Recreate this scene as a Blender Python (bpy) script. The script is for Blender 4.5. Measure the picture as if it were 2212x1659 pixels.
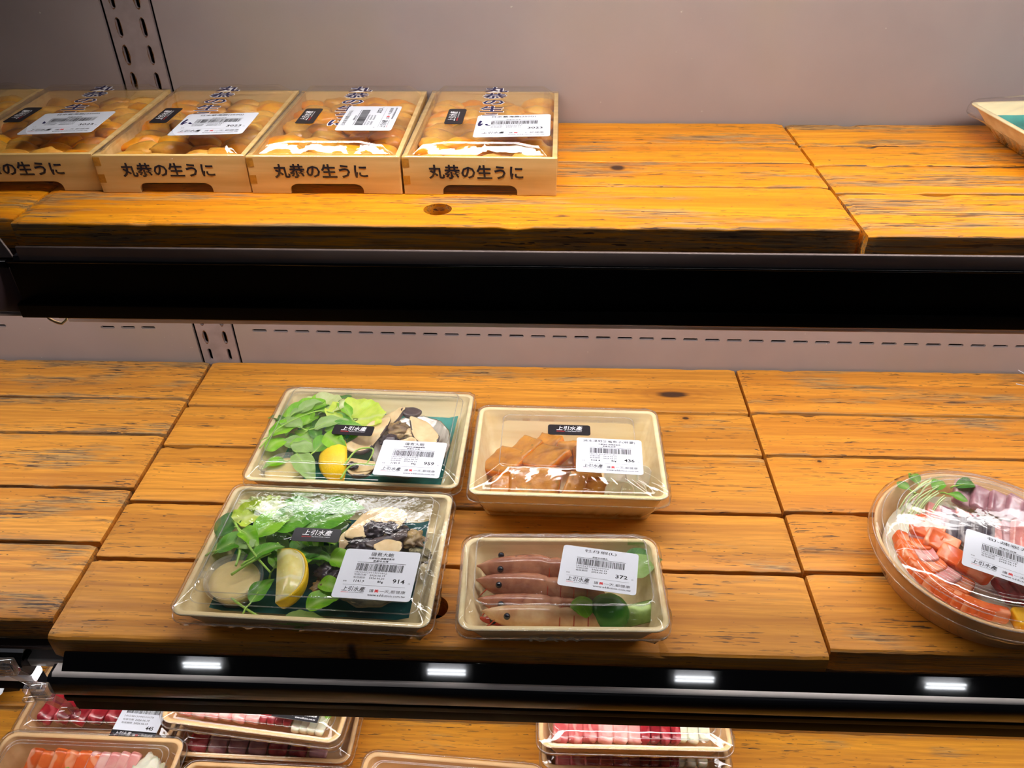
import bpy, bmesh, math, random
from mathutils import Vector, Matrix, noise
R = math.radians
random.seed(7)
for _o in list(bpy.data.objects): bpy.data.objects.remove(_o)
scene = bpy.context.scene
C = scene.collection
# ------------------------------------------------------------------ camera
cam_data = bpy.data.cameras.new('camera')
cam = bpy.data.objects.new('camera', cam_data); C.objects.link(cam)
cam_data.sensor_width = 36.0
cam_data.lens = 1703.56 * 36.0 / 2212.0
cam_data.clip_start = 0.01
cam.matrix_world = (Matrix.Translation((0, 0, 0.62)) @ Matrix.Rotation(R(2.4558), 4, 'Z')
                    @ Matrix.Rotation(R(54.1072), 4, 'X') @ Matrix.Rotation(R(-0.5631), 4, 'Z'))
scene.camera = cam
# ------------------------------------------------------------------ world and exposure
world = bpy.data.worlds.new('shop'); scene.world = world; world.use_nodes = True
world.node_tree.nodes['Background'].inputs[0].default_value = (0.80, 0.78, 0.86, 1)
world.node_tree.nodes['Background'].inputs[1].default_value = 0.03
scene.view_settings.view_transform = 'Standard'
scene.view_settings.look = 'None'
scene.view_settings.exposure = 0.05
scene.view_settings.gamma = 1.0
scene.cycles.transparent_max_bounces = 40
scene.cycles.max_bounces = 10
scene.cycles.sample_clamp_indirect = 6.0
LOWER_LAMP, UPPER_LAMP, BOTTOM_LAMP, BACK_LAMP, SHOP_LAMP = 34.0, 50.0, 26.0, 15.0, 60.0

# ------------------------------------------------------------------ helpers
def tag(o, label=None, cat=None, group=None, kind=None):
    if label: o['label'] = label
    if cat: o['category'] = cat
    if group: o['group'] = group
    if kind: o['kind'] = kind
    return o

def obj(name, verts, faces, mats, parent=None, smooth=True, midx=None):
    me = bpy.data.meshes.new(name)
    me.from_pydata([tuple(v) for v in verts], [], faces)
    if not isinstance(mats, (list, tuple)): mats = [mats]
    for m in mats: me.materials.append(m)
    if midx is not None:
        me.polygons.foreach_set('material_index', midx)
    me.polygons.foreach_set('use_smooth', [smooth] * len(me.polygons))
    me.update()
    o = bpy.data.objects.new(name, me); C.objects.link(o)
    if parent: o.parent = parent
    return o

def empty(name, loc=(0, 0, 0), rz=0, parent=None):
    o = bpy.data.objects.new(name, None); C.objects.link(o)
    o.empty_display_size = 0.01
    o.location = loc; o.rotation_euler = (0, 0, R(rz))
    if parent: o.parent = parent
    return o

def frame(loc, rz):
    return Matrix.Translation(loc) @ Matrix.Rotation(R(rz), 4, 'Z')

def put(o, fr, loc, rot=(0, 0, 0), s=1.0):
    m = fr @ Matrix.Translation(loc) @ Matrix.Rotation(R(rot[2]), 4, 'Z') @ Matrix.Rotation(R(rot[1]), 4, 'Y') @ Matrix.Rotation(R(rot[0]), 4, 'X')
    if s != 1.0: m = m @ Matrix.Scale(s, 4)
    o.matrix_world = m
    return o

def copy_tree(o, parent=None):
    c = o.copy(); C.objects.link(c); c.parent = parent
    for ch in list(o.children): copy_tree(ch, c)
    return c

class MB:
    """collects shapes of ONE part"""
    def __init__(s): s.v = []; s.f = []; s.m = []
    def add(s, v, f, m=0, M=None):
        b = len(s.v)
        s.v += [tuple(M @ Vector(p)) if M else tuple(p) for p in v]
        s.f += [tuple(i + b for i in q) for q in f]
        s.m += [m] * len(f)
        return s
    def box(s, x0, x1, y0, y1, z0, z1, m=0, M=None, b=0.0):
        bm = bmesh.new()
        bmesh.ops.create_cube(bm, size=1)
        for v in bm.verts:
            v.co = Vector((x0 + (v.co.x + .5) * (x1 - x0), y0 + (v.co.y + .5) * (y1 - y0), z0 + (v.co.z + .5) * (z1 - z0)))
        if b > 0: bmesh.ops.bevel(bm, geom=list(bm.edges), offset=b, segments=2, affect='EDGES', profile=.5)
        bm.verts.ensure_lookup_table()
        s.add([v.co.copy() for v in bm.verts], [[v.index for v in f.verts] for f in bm.faces], m, M)
        bm.free(); return s
    def tube(s, pts, r, n=8, m=0, M=None, taper=None):
        pts = [Vector(p) for p in pts]; rings = []
        up = Vector((0, 0, 1))
        for i, p in enumerate(pts):
            d = (pts[min(i + 1, len(pts) - 1)] - pts[max(i - 1, 0)])
            d = d.normalized() if d.length > 0 else Vector((1, 0, 0))
            a = d.cross(up)
            if a.length < 1e-4: a = d.cross(Vector((0, 1, 0)))
            a.normalize(); b = d.cross(a).normalized()
            rr = r if taper is None else r * taper[i] if isinstance(taper, (list, tuple)) else r * (1 + (taper - 1) * i / (len(pts) - 1))
            rings.append([p + a * math.cos(2 * math.pi * k / n) * rr + b * math.sin(2 * math.pi * k / n) * rr for k in range(n)])
        v, f = loft(rings, True, True); s.add(v, f, m, M); return s
    def build(s, name, mats, parent=None, smooth=True):
        return obj(name, s.v, s.f, mats, parent, smooth, s.m)

def loft(rings, cap0=False, cap1=False, closed=True):
    n = len(rings[0]); v = [p for r in rings for p in r]; f = []
    for i in range(len(rings) - 1):
        for k in range(n if closed else n - 1):
            a, b = i * n + k, i * n + (k + 1) % n
            f.append((a, b, b + n, a + n))
    if cap0: f.append(tuple(reversed(range(n))))
    if cap1: f.append(tuple(range((len(rings) - 1) * n, len(rings) * n)))
    return v, f

def rrect(w, d, r, z, seg=5, cx=0, cy=0, dz=None):
    r = min(r, w / 2 - 1e-5, d / 2 - 1e-5); out = []
    for (sx, sy, a0) in ((1, 1, 0), (-1, 1, 90), (-1, -1, 180), (1, -1, 270)):
        ox, oy = sx * (w / 2 - r), sy * (d / 2 - r)
        for k in range(seg + 1):
            a = R(a0 + 90 * k / seg)
            out.append(Vector((cx + ox + r * math.cos(a), cy + oy + r * math.sin(a), z)))
    # extra points on straight sides so that caps can sag
    res = []
    for i, p in enumerate(out):
        res.append(p); q = out[(i + 1) % len(out)]
        if (q - p).length > r * 0.8 + 1e-4:
            for t in (.2, .4, .6, .8): res.append(p.lerp(q, t))
    for p in res:
        if dz: p.z += dz(p.x, p.y)
    return res

def circ(rad, z, n=64):
    return [Vector((rad * math.cos(2 * math.pi * k / n), rad * math.sin(2 * math.pi * k / n), z)) for k in range(n)]

def extrude_x(profile, x0, x1, closed=True):
    """profile: list of (y, z), prism along x"""
    a = [Vector((x0, y, z)) for y, z in profile]; b = [Vector((x1, y, z)) for y, z in profile]
    return loft([a, b], True, True, closed)

def round_poly(pts, r, seg=4):
    out = []; n = len(pts)
    for i in range(n):
        p, a, b = Vector(pts[i]), Vector(pts[i - 1]), Vector(pts[(i + 1) % n])
        rr = min(r, (a - p).length * .45, (b - p).length * .45)
        p0 = p + (a - p).normalized() * rr; p1 = p + (b - p).normalized() * rr
        for k in range(seg + 1):
            t = k / seg
            out.append(tuple(p0 * (1 - t) ** 2 + p * 2 * t * (1 - t) + p1 * t * t))
    return out

def plate(outlines, thick, bevel=0.0):
    """2-D outlines (first the border, the rest holes), returns verts/faces of a slab z in [-t/2, t/2]"""
    cu = bpy.data.curves.new('tmp', 'CURVE'); cu.dimensions = '2D'; cu.fill_mode = 'BOTH'
    cu.extrude = thick / 2 - bevel; cu.bevel_depth = bevel; cu.bevel_resolution = 1; cu.offset = -bevel
    for pts in outlines:
        sp = cu.splines.new('POLY'); sp.points.add(len(pts) - 1); sp.use_cyclic_u = True
        for i, p in enumerate(pts): sp.points[i].co = (p[0], p[1], 0, 1)
    return _to_mesh(cu)

def _to_mesh(cu):
    o = bpy.data.objects.new('tmp', cu); C.objects.link(o)
    dg = bpy.context.evaluated_depsgraph_get(); dg.update()
    me = bpy.data.meshes.new_from_object(o.evaluated_get(dg))
    v = [p.co.copy() for p in me.vertices]; f = [tuple(q.vertices) for q in me.polygons]
    bpy.data.objects.remove(o); bpy.data.meshes.remove(me)
    (bpy.data.curves).remove(cu)
    return v, f

_tc = {}
def text_vf(s, bold=0.0, res=2):
    """flat lettering, size 1, left-bottom of its bounding box at 0,0"""
    k = (s, bold, res)
    if k not in _tc:
        cu = bpy.data.curves.new('tmp', 'FONT'); cu.body = s; cu.size = 1; cu.resolution_u = res; cu.offset = bold
        v, f = _to_mesh(cu)
        if v:
            x0 = min(p.x for p in v); x1 = max(p.x for p in v); y0 = min(p.y for p in v); y1 = max(p.y for p in v)
        else: x0 = y0 = 0; x1 = y1 = 1
        _tc[k] = ([(p.x - x0, p.y - y0) for p in v], f, x1 - x0, y1 - y0)
    return _tc[k]

def write(mb, s, x, y, w=None, h=None, align='l', m=0, z=0.0, bold=0.0, rot=0, shear=0, res=2, M=None):
    v, f, bw, bh = text_vf(s, bold, res)
    sx = (w / bw) if w else (h / bh); sy = (h / bh) if h else sx
    ox = 0 if align == 'l' else -bw * sx / 2 if align == 'c' else -bw * sx
    a = R(rot); ca, sa = math.cos(a), math.sin(a); out = []
    for (px, py) in v:
        qx, qy = px * sx + ox + shear * py * sy, py * sy
        out.append((x + qx * ca - qy * sa, y + qx * sa + qy * ca, z))
    mb.add(out, f, m, M); return bw * sx

def fbm(x, y, z=0.0, o=3):
    return noise.fractal(Vector((x, y, z)), 1.0, 2.0, o)

# ------------------------------------------------------------------ materials
def srgb(r, g, b):
    f = lambda c: (c / 255 / 12.92) if c / 255 <= .04045 else ((c / 255 + .055) / 1.055) ** 2.4
    return (f(r), f(g), f(b), 1)

class NT:
    def __init__(s, name):
        s.m = bpy.data.materials.new(name); s.m.use_nodes = True; s.t = s.m.node_tree
        s.t.nodes.clear(); s.out = s.t.nodes.new('ShaderNodeOutputMaterial')
    def n(s, typ, **k):
        nd = s.t.nodes.new(typ)
        for a, b in k.items():
            if a.startswith('i_'): 
                key = a[2:]; key = int(key) if key.isdigit() else key.replace('_', ' ')
                s.set(nd, key, b)
            else: setattr(nd, a, b)
        return nd
    def set(s, nd, key, val):
        if isinstance(val, bpy.types.NodeSocket): s.t.links.new(val, nd.inputs[key])
        else: nd.inputs[key].default_value = val
    def math(s, op, a, b=0.0, clamp=False):
        nd = s.t.nodes.new('ShaderNodeMath'); nd.operation = op; nd.use_clamp = clamp
        s.set(nd, 0, a); s.set(nd, 1, b); return nd.outputs[0]
    def mix(s, f, a, b, mode='MIX'):
        nd = s.t.nodes.new('ShaderNodeMix'); nd.data_type = 'RGBA'; nd.blend_type = mode
        s.set(nd, 0, f); s.set(nd, 6, a); s.set(nd, 7, b); return nd.outputs[2]
    def ramp(s, f, stops, interp='LINEAR'):
        nd = s.t.nodes.new('ShaderNodeValToRGB'); cr = nd.color_ramp; cr.interpolation = interp
        while len(cr.elements) < len(stops): cr.elements.new(.5)
        for e, (p, c) in zip(cr.elements, stops):
            e.position = p; e.color = c if isinstance(c, tuple) else (c, c, c, 1)
        s.set(nd, 0, f); return nd.outputs[0]
    def coord(s, kind='Object', scale=(1, 1, 1), rnd=0.0):
        tc = s.t.nodes.new('ShaderNodeTexCoord'); v = tc.outputs[kind]
        if rnd:
            oi = s.t.nodes.new('ShaderNodeObjectInfo'); ad = s.t.nodes.new('ShaderNodeVectorMath'); ad.operation = 'ADD'
            cb = s.t.nodes.new('ShaderNodeCombineXYZ')
            r = s.math('MULTIPLY', oi.outputs['Random'], rnd)
            for i in range(3): s.t.links.new(r, cb.inputs[i])
            s.t.links.new(v, ad.inputs[0]); s.t.links.new(cb.outputs[0], ad.inputs[1]); v = ad.outputs[0]
        mp = s.t.nodes.new('ShaderNodeMapping'); mp.inputs['Scale'].default_value = scale
        s.t.links.new(v, mp.inputs[0]); return mp.outputs[0]
    def noise(s, vec, scale=5.0, detail=3.0, rough=.5, dist=0.0):
        nd = s.t.nodes.new('ShaderNodeTexNoise')
        s.set(nd, 'Vector', vec); nd.inputs['Scale'].default_value = scale; nd.inputs['Detail'].default_value = detail
        nd.inputs['Roughness'].default_value = rough; nd.inputs['Distortion'].default_value = dist
        return nd.outputs[0]
    def bump(s, h, strength=.3, dist=.001):
        nd = s.t.nodes.new('ShaderNodeBump'); s.set(nd, 'Height', h)
        nd.inputs['Strength'].default_value = strength; nd.inputs['Distance'].default_value = dist; return nd.outputs[0]
    def bsdf(s, col, rough=.5, spec=.5, metal=0.0, normal=None, sss=0.0, sssr=(.01, .004, .002), coat=0.0, alpha=None):
        b = s.t.nodes.new('ShaderNodeBsdfPrincipled')
        s.set(b, 'Base Color', col); s.set(b, 'Roughness', rough); b.inputs['Specular IOR Level'].default_value = spec
        b.inputs['Metallic'].default_value = metal
        if normal is not None: s.set(b, 'Normal', normal)
        if sss: b.inputs['Subsurface Weight'].default_value = sss; b.inputs['Subsurface Radius'].default_value = sssr; b.inputs['Subsurface Scale'].default_value = 1.0
        if coat: b.inputs['Coat Weight'].default_value = coat; b.inputs['Coat Roughness'].default_value = .08
        if alpha is not None: s.set(b, 'Alpha', alpha)
        s.t.links.new(b.outputs[0], s.out.inputs[0]); return s.m

def plain(name, col, rough=.5, spec=.5, metal=0.0, var=0.0, scale=40, bump=0.0, sss=0.0, coat=0.0, bscale=None):
    n = NT(name); c = col; nm = None
    if var or bump:
        v = n.coord(rnd=3.0); nz = n.noise(v, scale, 3)
        if var: c = n.mix(n.ramp(nz, [(.3, 0.0), (.7, 1.0)]), tuple(x * (1 - var) for x in col[:3]) + (1,), tuple(min(1, x * (1 + var)) for x in col[:3]) + (1,))
        if bump: nm = n.bump(n.noise(v, bscale or scale, 3), bump, .001)
    return n.bsdf(c, rough, spec, metal, nm, sss, coat=coat)

def wood(name, base, dark, wear=.5, grey=.4, orange=None):
    n = NT(name)
    v = n.coord(rnd=5.0)
    def sv(s): 
        mp = n.t.nodes.new('ShaderNodeMapping'); mp.inputs['Scale'].default_value = s; n.t.links.new(v, mp.inputs[0]); return mp.outputs[0]
    # broad annual-ring figure
    warp = n.noise(sv((2.6, 9, 9)), 1.0, 3, .55)
    sep = n.t.nodes.new('ShaderNodeSeparateXYZ'); n.t.links.new(v, sep.inputs[0])
    ph = n.math('ADD', n.math('MULTIPLY', sep.outputs[1], 760.0), n.math('MULTIPLY', warp, 46.0))
    ring = n.math('MULTIPLY', n.math('ADD', n.math('SINE', ph), 1.0), .5)
    ring = n.math('POWER', ring, 2.2)
    fine = n.noise(sv((16, 420, 420)), 1.0, 3, .6)
    tone = n.noise(sv((2.2, 10, 10)), 1.0, 2, .5)
    oi = n.t.nodes.new('ShaderNodeObjectInfo')
    lite = tuple(min(1, c * 1.28) for c in base[:3]) + (1,)
    col = n.mix(n.ramp(tone, [(.35, 0.0), (.65, 1.0)]), base, lite)
    col = n.mix(n.math('MULTIPLY', oi.outputs['Random'], .45), col, tuple(c * .78 for c in base[:3]) + (1,))
    col = n.mix(n.math('MULTIPLY', ring, .26), col, dark)
    col = n.mix(n.math('MULTIPLY', n.ramp(fine, [(.40, 0.0), (.60, 1.0)]), .34), col, dark)
    band = n.noise(sv((1.3, 74, 74)), 1.0, 2, .5)
    col = n.mix(n.math('MULTIPLY', n.ramp(band, [(.46, 0.0), (.60, 1.0)]), .5), col, dark)
    # raw, greyed places
    big = n.noise(sv((5, 26, 26)), 1.0, 4, .6)
    streak = n.noise(sv((16, 330, 330)), 1.0, 4, .7)
    gm = n.math('MULTIPLY', n.ramp(big, [(.50 + (1 - grey) * .12, 0.0), (.58 + (1 - grey) * .12, 1.0)]), n.ramp(streak, [(.42, 0.0), (.50, 1.0)]))
    gtone = n.mix(n.ramp(n.noise(sv((22, 620, 620)), 1.0, 3, .7), [(.42, 0.0), (.58, 1.0)]), srgb(196, 156, 96), srgb(92, 76, 66))
    col = n.mix(n.math('MULTIPLY', gm, .85), col, gtone)
    # black scratches and dents along the grain
    area = n.noise(sv((4, 20, 20)), 1.3, 3, .6)
    scr = n.noise(sv((34, 560, 560)), 1.0, 2, .6)
    lo = .650 - wear * .05
    sm = n.math('MULTIPLY', n.ramp(scr, [(lo, 0.0), (lo + .02, 1.0)]), n.ramp(area, [(.45, 0.05), (.56, 1.0)]))
    scr2 = n.noise(sv((8, 340, 340)), 1.0, 5, .65)
    sm2 = n.math('MULTIPLY', n.ramp(scr2, [(lo - .01, 0.0), (lo + .03, 1.0)]), n.ramp(big, [(.5, 0.0), (.62, 1.0)]))
    sm = n.math('MAXIMUM', sm, n.math('MULTIPLY', sm2, wear))
    pit = n.noise(sv((110, 420, 420)), 1.0, 1, .5)
    sm = n.math('MAXIMUM', sm, n.math('MULTIPLY', n.ramp(pit, [(.74, 0.0), (.765, 1.0)]), .8))
    # worn plank edges
    g = n.t.nodes.new('ShaderNodeTexCoord'); gs = n.t.nodes.new('ShaderNodeSeparateXYZ'); n.t.links.new(g.outputs['Generated'], gs.inputs[0])
    e = n.math('ABSOLUTE', n.math('SUBTRACT', gs.outputs[1], .5))
    edge = n.ramp(n.math('ADD', e, n.math('MULTIPLY', n.math('SUBTRACT', streak, .5), .22)), [(.475, 0.0), (.51, 1.0)])
    col = n.mix(n.math('MULTIPLY', edge, .35 + .4 * wear), col, srgb(150, 120, 84))
    edark = n.ramp(n.math('ADD', e, n.math('MULTIPLY', n.math('SUBTRACT', scr2, .5), .25)), [(.50, 0.0), (.52, 1.0)])
    sm = n.math('MAXIMUM', sm, n.math('MULTIPLY', edark, .7 * wear))
    col = n.mix(n.math('MULTIPLY', sm, .88), col, srgb(50, 38, 38))
    # knots
    kn = None
    geo = n.t.nodes.new('ShaderNodeNewGeometry'); ps = n.t.nodes.new('ShaderNodeSeparateXYZ'); n.t.links.new(geo.outputs['Position'], ps.inputs[0])
    for (kx, ky, kz, rx, ry) in KNOTS:
        dx = n.math('DIVIDE', n.math('SUBTRACT', ps.outputs[0], kx), rx); dy = n.math('DIVIDE', n.math('SUBTRACT', ps.outputs[1], ky), ry)
        dz = n.math('DIVIDE', n.math('SUBTRACT', ps.outputs[2], kz), .04)
        d = n.math('SQRT', n.math('ADD', n.math('ADD', n.math('MULTIPLY', dx, dx), n.math('MULTIPLY', dy, dy)), n.math('MULTIPLY', dz, dz)))
        kn = d if kn is None else n.math('MINIMUM', kn, d)
    kn = n.math('ADD', kn, n.math('MULTIPLY', n.math('SUBTRACT', streak, .5), .5))
    halo = n.ramp(kn, [(0.9, 1.0), (2.6, 0.0)])
    halo = n.ramp(n.math('MULTIPLY', kn, .3), [(.2, 1.0), (.3, .55), (.36, .8), (.5, .2), (.56, .45), (.8, 0.0)])
    col = n.mix(n.math('MULTIPLY', halo, .55), col, srgb(150, 84, 26))
    col = n.mix(n.ramp(n.math('MULTIPLY', kn, .3), [(.14, 1.0), (.24, 0.0)]), col, srgb(70, 42, 24))
    h = n.math('SUBTRACT', n.math('MULTIPLY', fine, .35), n.math('MULTIPLY', sm, .8))
    rg = n.ramp(streak, [(.3, .42), (.7, .62)])
    return n.bsdf(col, rg, .38, 0, n.bump(h, .5, .0008))

# world places of the visible knots: x, y, z, half length, half width
KNOTS = [(0.0735, 0.758, .336, .011, .010), (0.175, .838, 0, .030, .010), (0.185, .788, 0, .006, .004),
         (-0.17, .436, -.01, .008, .012), (.395, .470, -.26, .012, .008), (.33, .71, 0, .004, .003), (.03, .43, -.02, .004, .004)]

def clear(name, tint=(1, 1, 1, 1), rough=.03, wr=0.0, wscale=30, gain=1.5, milk=0.0, stretch=(1, 1, 1), ior=1.5):
    """thin clear plastic: sees through, mirrors by Fresnel on both of its sides"""
    n = NT(name)
    geo = n.t.nodes.new('ShaderNodeNewGeometry')
    io = n.math('SUBTRACT', ior, n.math('MULTIPLY', geo.outputs['Backfacing'], ior - 1 / ior))
    fr = n.t.nodes.new('ShaderNodeFresnel'); n.t.links.new(io, fr.inputs['IOR'])
    gl = n.t.nodes.new('ShaderNodeBsdfGlossy'); gl.inputs['Roughness'].default_value = rough
    tr = n.t.nodes.new('ShaderNodeBsdfTransparent'); tr.inputs[0].default_value = tint
    if wr:
        v = n.coord(scale=stretch); nm = n.bump(n.noise(v, wscale, 3, .6, .6), wr, .002)
        n.t.links.new(nm, gl.inputs['Normal']); n.t.links.new(nm, fr.inputs['Normal'])
    base = tr.outputs[0]
    if milk:
        df = n.t.nodes.new('ShaderNodeBsdfDiffuse'); df.inputs[0].default_value = (.9, .9, .9, 1)
        mm = n.t.nodes.new('ShaderNodeMixShader'); mm.inputs[0].default_value = milk
        n.t.links.new(base, mm.inputs[1]); n.t.links.new(df.outputs[0], mm.inputs[2]); base = mm.outputs[0]
    mx = n.t.nodes.new('ShaderNodeMixShader')
    n.t.links.new(n.math('MULTIPLY', fr.outputs[0], gain, True), mx.inputs[0])
    n.t.links.new(base, mx.inputs[1]); n.t.links.new(gl.outputs[0], mx.inputs[2])
    n.t.links.new(mx.outputs[0], n.out.inputs[0]); return n.m

def glow(name, col, strength):
    n = NT(name); e = n.t.nodes.new('ShaderNodeEmission'); e.inputs[0].default_value = col; e.inputs[1].default_value = strength
    n.t.links.new(e.outputs[0], n.out.inputs[0]); return n.m

def leaf_mat(name, a, b, vein, rough=.42):
    n = NT(name); v = n.coord(rnd=2.0)
    c = n.mix(n.ramp(n.noise(v, 60, 3), [(.35, 0.0), (.65, 1.0)]), a, b)
    tc = n.t.nodes.new('ShaderNodeTexCoord'); sp = n.t.nodes.new('ShaderNodeSeparateXYZ'); n.t.links.new(tc.outputs['Object'], sp.inputs[0])
    ay = n.math('ABSOLUTE', sp.outputs[1])
    side = n.math('SINE', n.math('MULTIPLY', n.math('SUBTRACT', sp.outputs[0], n.math('MULTIPLY', ay, .9)), 900.0))
    vm = n.math('MAXIMUM', n.ramp(ay, [(.0004, 1.0), (.0011, 0.0)]), n.math('MULTIPLY', n.ramp(side, [(.90, 0.0), (1.0, 1.0)]), .35))
    c = n.mix(n.math('MULTIPLY', vm, .65), c, vein)
    nm = n.bump(n.math('ADD', n.noise(v, 150, 2), n.math('MULTIPLY', vm, -.6)), .5, .0006)
    b_ = n.t.nodes.new('ShaderNodeBsdfPrincipled'); n.set(b_, 'Base Color', c); b_.inputs['Roughness'].default_value = rough
    n.set(b_, 'Normal', nm)
    t_ = n.t.nodes.new('ShaderNodeBsdfTranslucent'); n.set(t_, 0, c)
    mx = n.t.nodes.new('ShaderNodeMixShader'); mx.inputs[0].default_value = .3
    n.t.links.new(b_.outputs[0], mx.inputs[1]); n.t.links.new(t_.outputs[0], mx.inputs[2]); n.t.links.new(mx.outputs[0], n.out.inputs[0])
    return n.m

def flesh(name, a, b, stripe=None, sscale=160, rough=.28, sss=.12, bump=.25, ang=(1, 0, 0), dark=None):
    n = NT(name); v = n.coord(rnd=2.0)
    c = n.mix(n.ramp(n.noise(v, 70, 4), [(.35, 0.0), (.65, 1.0)]), a, b)
    if dark: c = n.mix(n.ramp(n.noise(v, 45, 5, .7), [(.60, 0.0), (.68, 1.0)]), c, dark)
    if stripe:
        sp = n.t.nodes.new('ShaderNodeSeparateXYZ'); n.t.links.new(v, sp.inputs[0])
        ph = n.math('ADD', n.math('MULTIPLY', sp.outputs[0], sscale * 4.0), n.math('MULTIPLY', n.noise(v, 40, 2), 9.0))
        ph = n.math('ADD', ph, n.math('MULTIPLY', sp.outputs[1], sscale * 1.6))
        c = n.mix(n.math('MULTIPLY', n.ramp(n.math('SINE', ph), [(.55, 0.0), (.95, 1.0)]), .6), c, stripe)
    return n.bsdf(c, rough, .5, 0, n.bump(n.noise(v, 220, 3), bump, .0008), sss, coat=.25)

M = {}
M['wood_top_mid'] = wood('oiled pine, bright', srgb(238, 153, 18), srgb(200, 110, 10), .9, .8)
M['wood_top_right'] = wood('oiled pine, scarred', srgb(240, 156, 24), srgb(198, 112, 14), 1.2, 1.1)
M['wood_low_left'] = wood('oiled pine, battered', srgb(222, 154, 58), srgb(174, 102, 30), 1.2, 1.1)
M['wood_low_mid'] = wood('oiled pine, smooth', srgb(214, 146, 50), srgb(170, 103, 28), .3, .2)
M['wood_low_right'] = wood('oiled pine, nicked', srgb(226, 152, 50), srgb(180, 106, 28), .8, .45)
M['wood_bottom'] = wood('oiled pine, dull', srgb(222, 152, 46), srgb(176, 108, 28), .55, .3)

def wall_mat():
    n = NT('mauve painted steel'); v = n.coord('Object')
    c = n.mix(n.ramp(n.noise(v, 5, 4), [(.3, 0.0), (.7, 1.0)]), srgb(146, 132, 131), srgb(162, 147, 143))
    c = n.mix(n.math('MULTIPLY', n.ramp(n.noise(v, 2.4, 3), [(.52, 0.0), (.62, 1.0)]), .35), c, srgb(150, 136, 112))
    spk = n.noise(v, 150, 2); msk = n.noise(v, 9, 3)
    f = n.math('MULTIPLY', n.ramp(spk, [(.72, 0.0), (.75, 1.0)]), n.ramp(msk, [(.54, 0.0), (.62, 1.0)]))
    c = n.mix(n.math('MULTIPLY', f, .6), c, srgb(214, 206, 194))
    return n.bsdf(c, .5, .4, .15, n.bump(n.noise(v, 25, 3), .12, .002))
M['wall'] = wall_mat()
M['upright'] = plain('mauve upright paint', srgb(150, 134, 132), .5, .4, .15, .12, 60)
M['black_gap'] = plain('dark backing', srgb(12, 10, 12), .9, .1)
M['rust'] = plain('rust', srgb(112, 74, 42), .9, .1, 0, .5, 300, .4)
M['black_gloss'] = plain('gloss black extrusion', srgb(5, 5, 6), .14, .30)
M['black_mirror'] = plain('polished black extrusion', srgb(3, 3, 4), .03, .45)
M['black_face'] = plain('dull black extrusion', srgb(3, 3, 4), .5, .06)
M['black_satin'] = plain('satin black extrusion', srgb(14, 15, 20), .30, .35, bump=.1, bscale=8)
M['grey_strip'] = plain('grey plastic strip', srgb(240, 230, 226), .35, .5, 0, .05)
M['lip'] = plain('mauve lip', srgb(128, 112, 108), .4, .5, .1, .08, 20)
M['navy'] = plain('dark blue seam', srgb(16, 22, 30), .4, .3)
M['brown_metal'] = plain('dark mauve end plate', srgb(60, 44, 48), .45, .5, 0, .2, 20)
M['silver'] = plain('pale aluminium', srgb(224, 226, 232), .3, .5, .25)
M['deck'] = plain('shelf steel', srgb(52, 46, 48), .5, .4, .2)
M['crisp'] = clear('clear lid plastic', (1, 1, 1, 1), .03, .08, 35, .60, .002)
M['film'] = clear('cling film', (1, 1, 1, 1), .05, .22, 60, 1.05, .003, (1, 1, 1))
M['film_tight'] = clear('stretched film', (1, 1, 1, 1), .04, .14, 26, 1.0, .002, (1, 1, 1))
M['bead'] = clear('added glint bead', (1, 1, 1, 1), .12, 0, 10, 3.0, .10)  # extra-reflective milky beads, added so lid edges show bright lamp lines
M['acrylic'] = clear('clear acrylic', (.93, .93, .94, 1), .05, .05, 20, 2.2, .05)
def pulp(name, a, b, rough=.55):
    n = NT(name); v = n.coord(rnd=2.0)
    mp = n.t.nodes.new('ShaderNodeMapping'); mp.inputs['Scale'].default_value = (8, 90, 90); n.t.links.new(v, mp.inputs[0])
    c = n.mix(n.ramp(n.noise(mp.outputs[0], 1.0, 4), [(.35, 0.0), (.65, 1.0)]), a, b)
    return n.bsdf(c, rough, .35, 0, n.bump(n.noise(v, 300, 3), .15, .0005))
M['pulp'] = pulp('pale wood-chip tray', srgb(250, 232, 186), srgb(236, 212, 160))
M['pulp_karasumi'] = pulp('cream paper tray', srgb(246, 230, 184), srgb(238, 216, 160))
M['pulp_brown'] = pulp('tan paper tray', srgb(236, 196, 144), srgb(222, 178, 124))
M['uni_wood'] = pulp('white wood box', srgb(240, 206, 140), srgb(220, 180, 112), .5)
M['uni_end'] = plain('end grain', srgb(196, 142, 50), .6, .3, 0, .25, 200)
M['uni_in'] = pulp('box floor', srgb(236, 202, 130), srgb(222, 186, 116), .5)
M['ink'] = plain('black ink', srgb(24, 22, 26), .6, .3)
M['brush'] = plain('brushed ink', srgb(38, 32, 46), .6, .3)
M['indigo'] = plain('indigo ink', srgb(40, 36, 78), .6, .3)
M['red'] = plain('red ink', srgb(228, 60, 60), .6, .3)
M['grey_ink'] = plain('grey ink', srgb(96, 94, 100), .6, .3)
M['white_ink'] = plain('white ink', srgb(240, 240, 242), .6, .3)
M['emboss'] = plain('pale frosted lettering', srgb(200, 196, 176), .4, .4)
M['label'] = plain('white label paper', srgb(218, 221, 230), .45, .4)
M['blk_label'] = plain('black label paper', srgb(17, 16, 22), .35, .5)
M['teal'] = plain('teal paper', srgb(64, 150, 140), .6, .3, 0, .2, 60)
M['teal_dark'] = plain('dark teal paper', srgb(30, 92, 92), .5, .4, 0, .2, 60)
M['leaf_bright'] = leaf_mat('bright leaf', srgb(150, 214, 30), srgb(112, 186, 12), srgb(190, 220, 120))
M['leaf_green'] = leaf_mat('green leaf', srgb(108, 180, 30), srgb(72, 146, 16), srgb(160, 200, 110))
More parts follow.
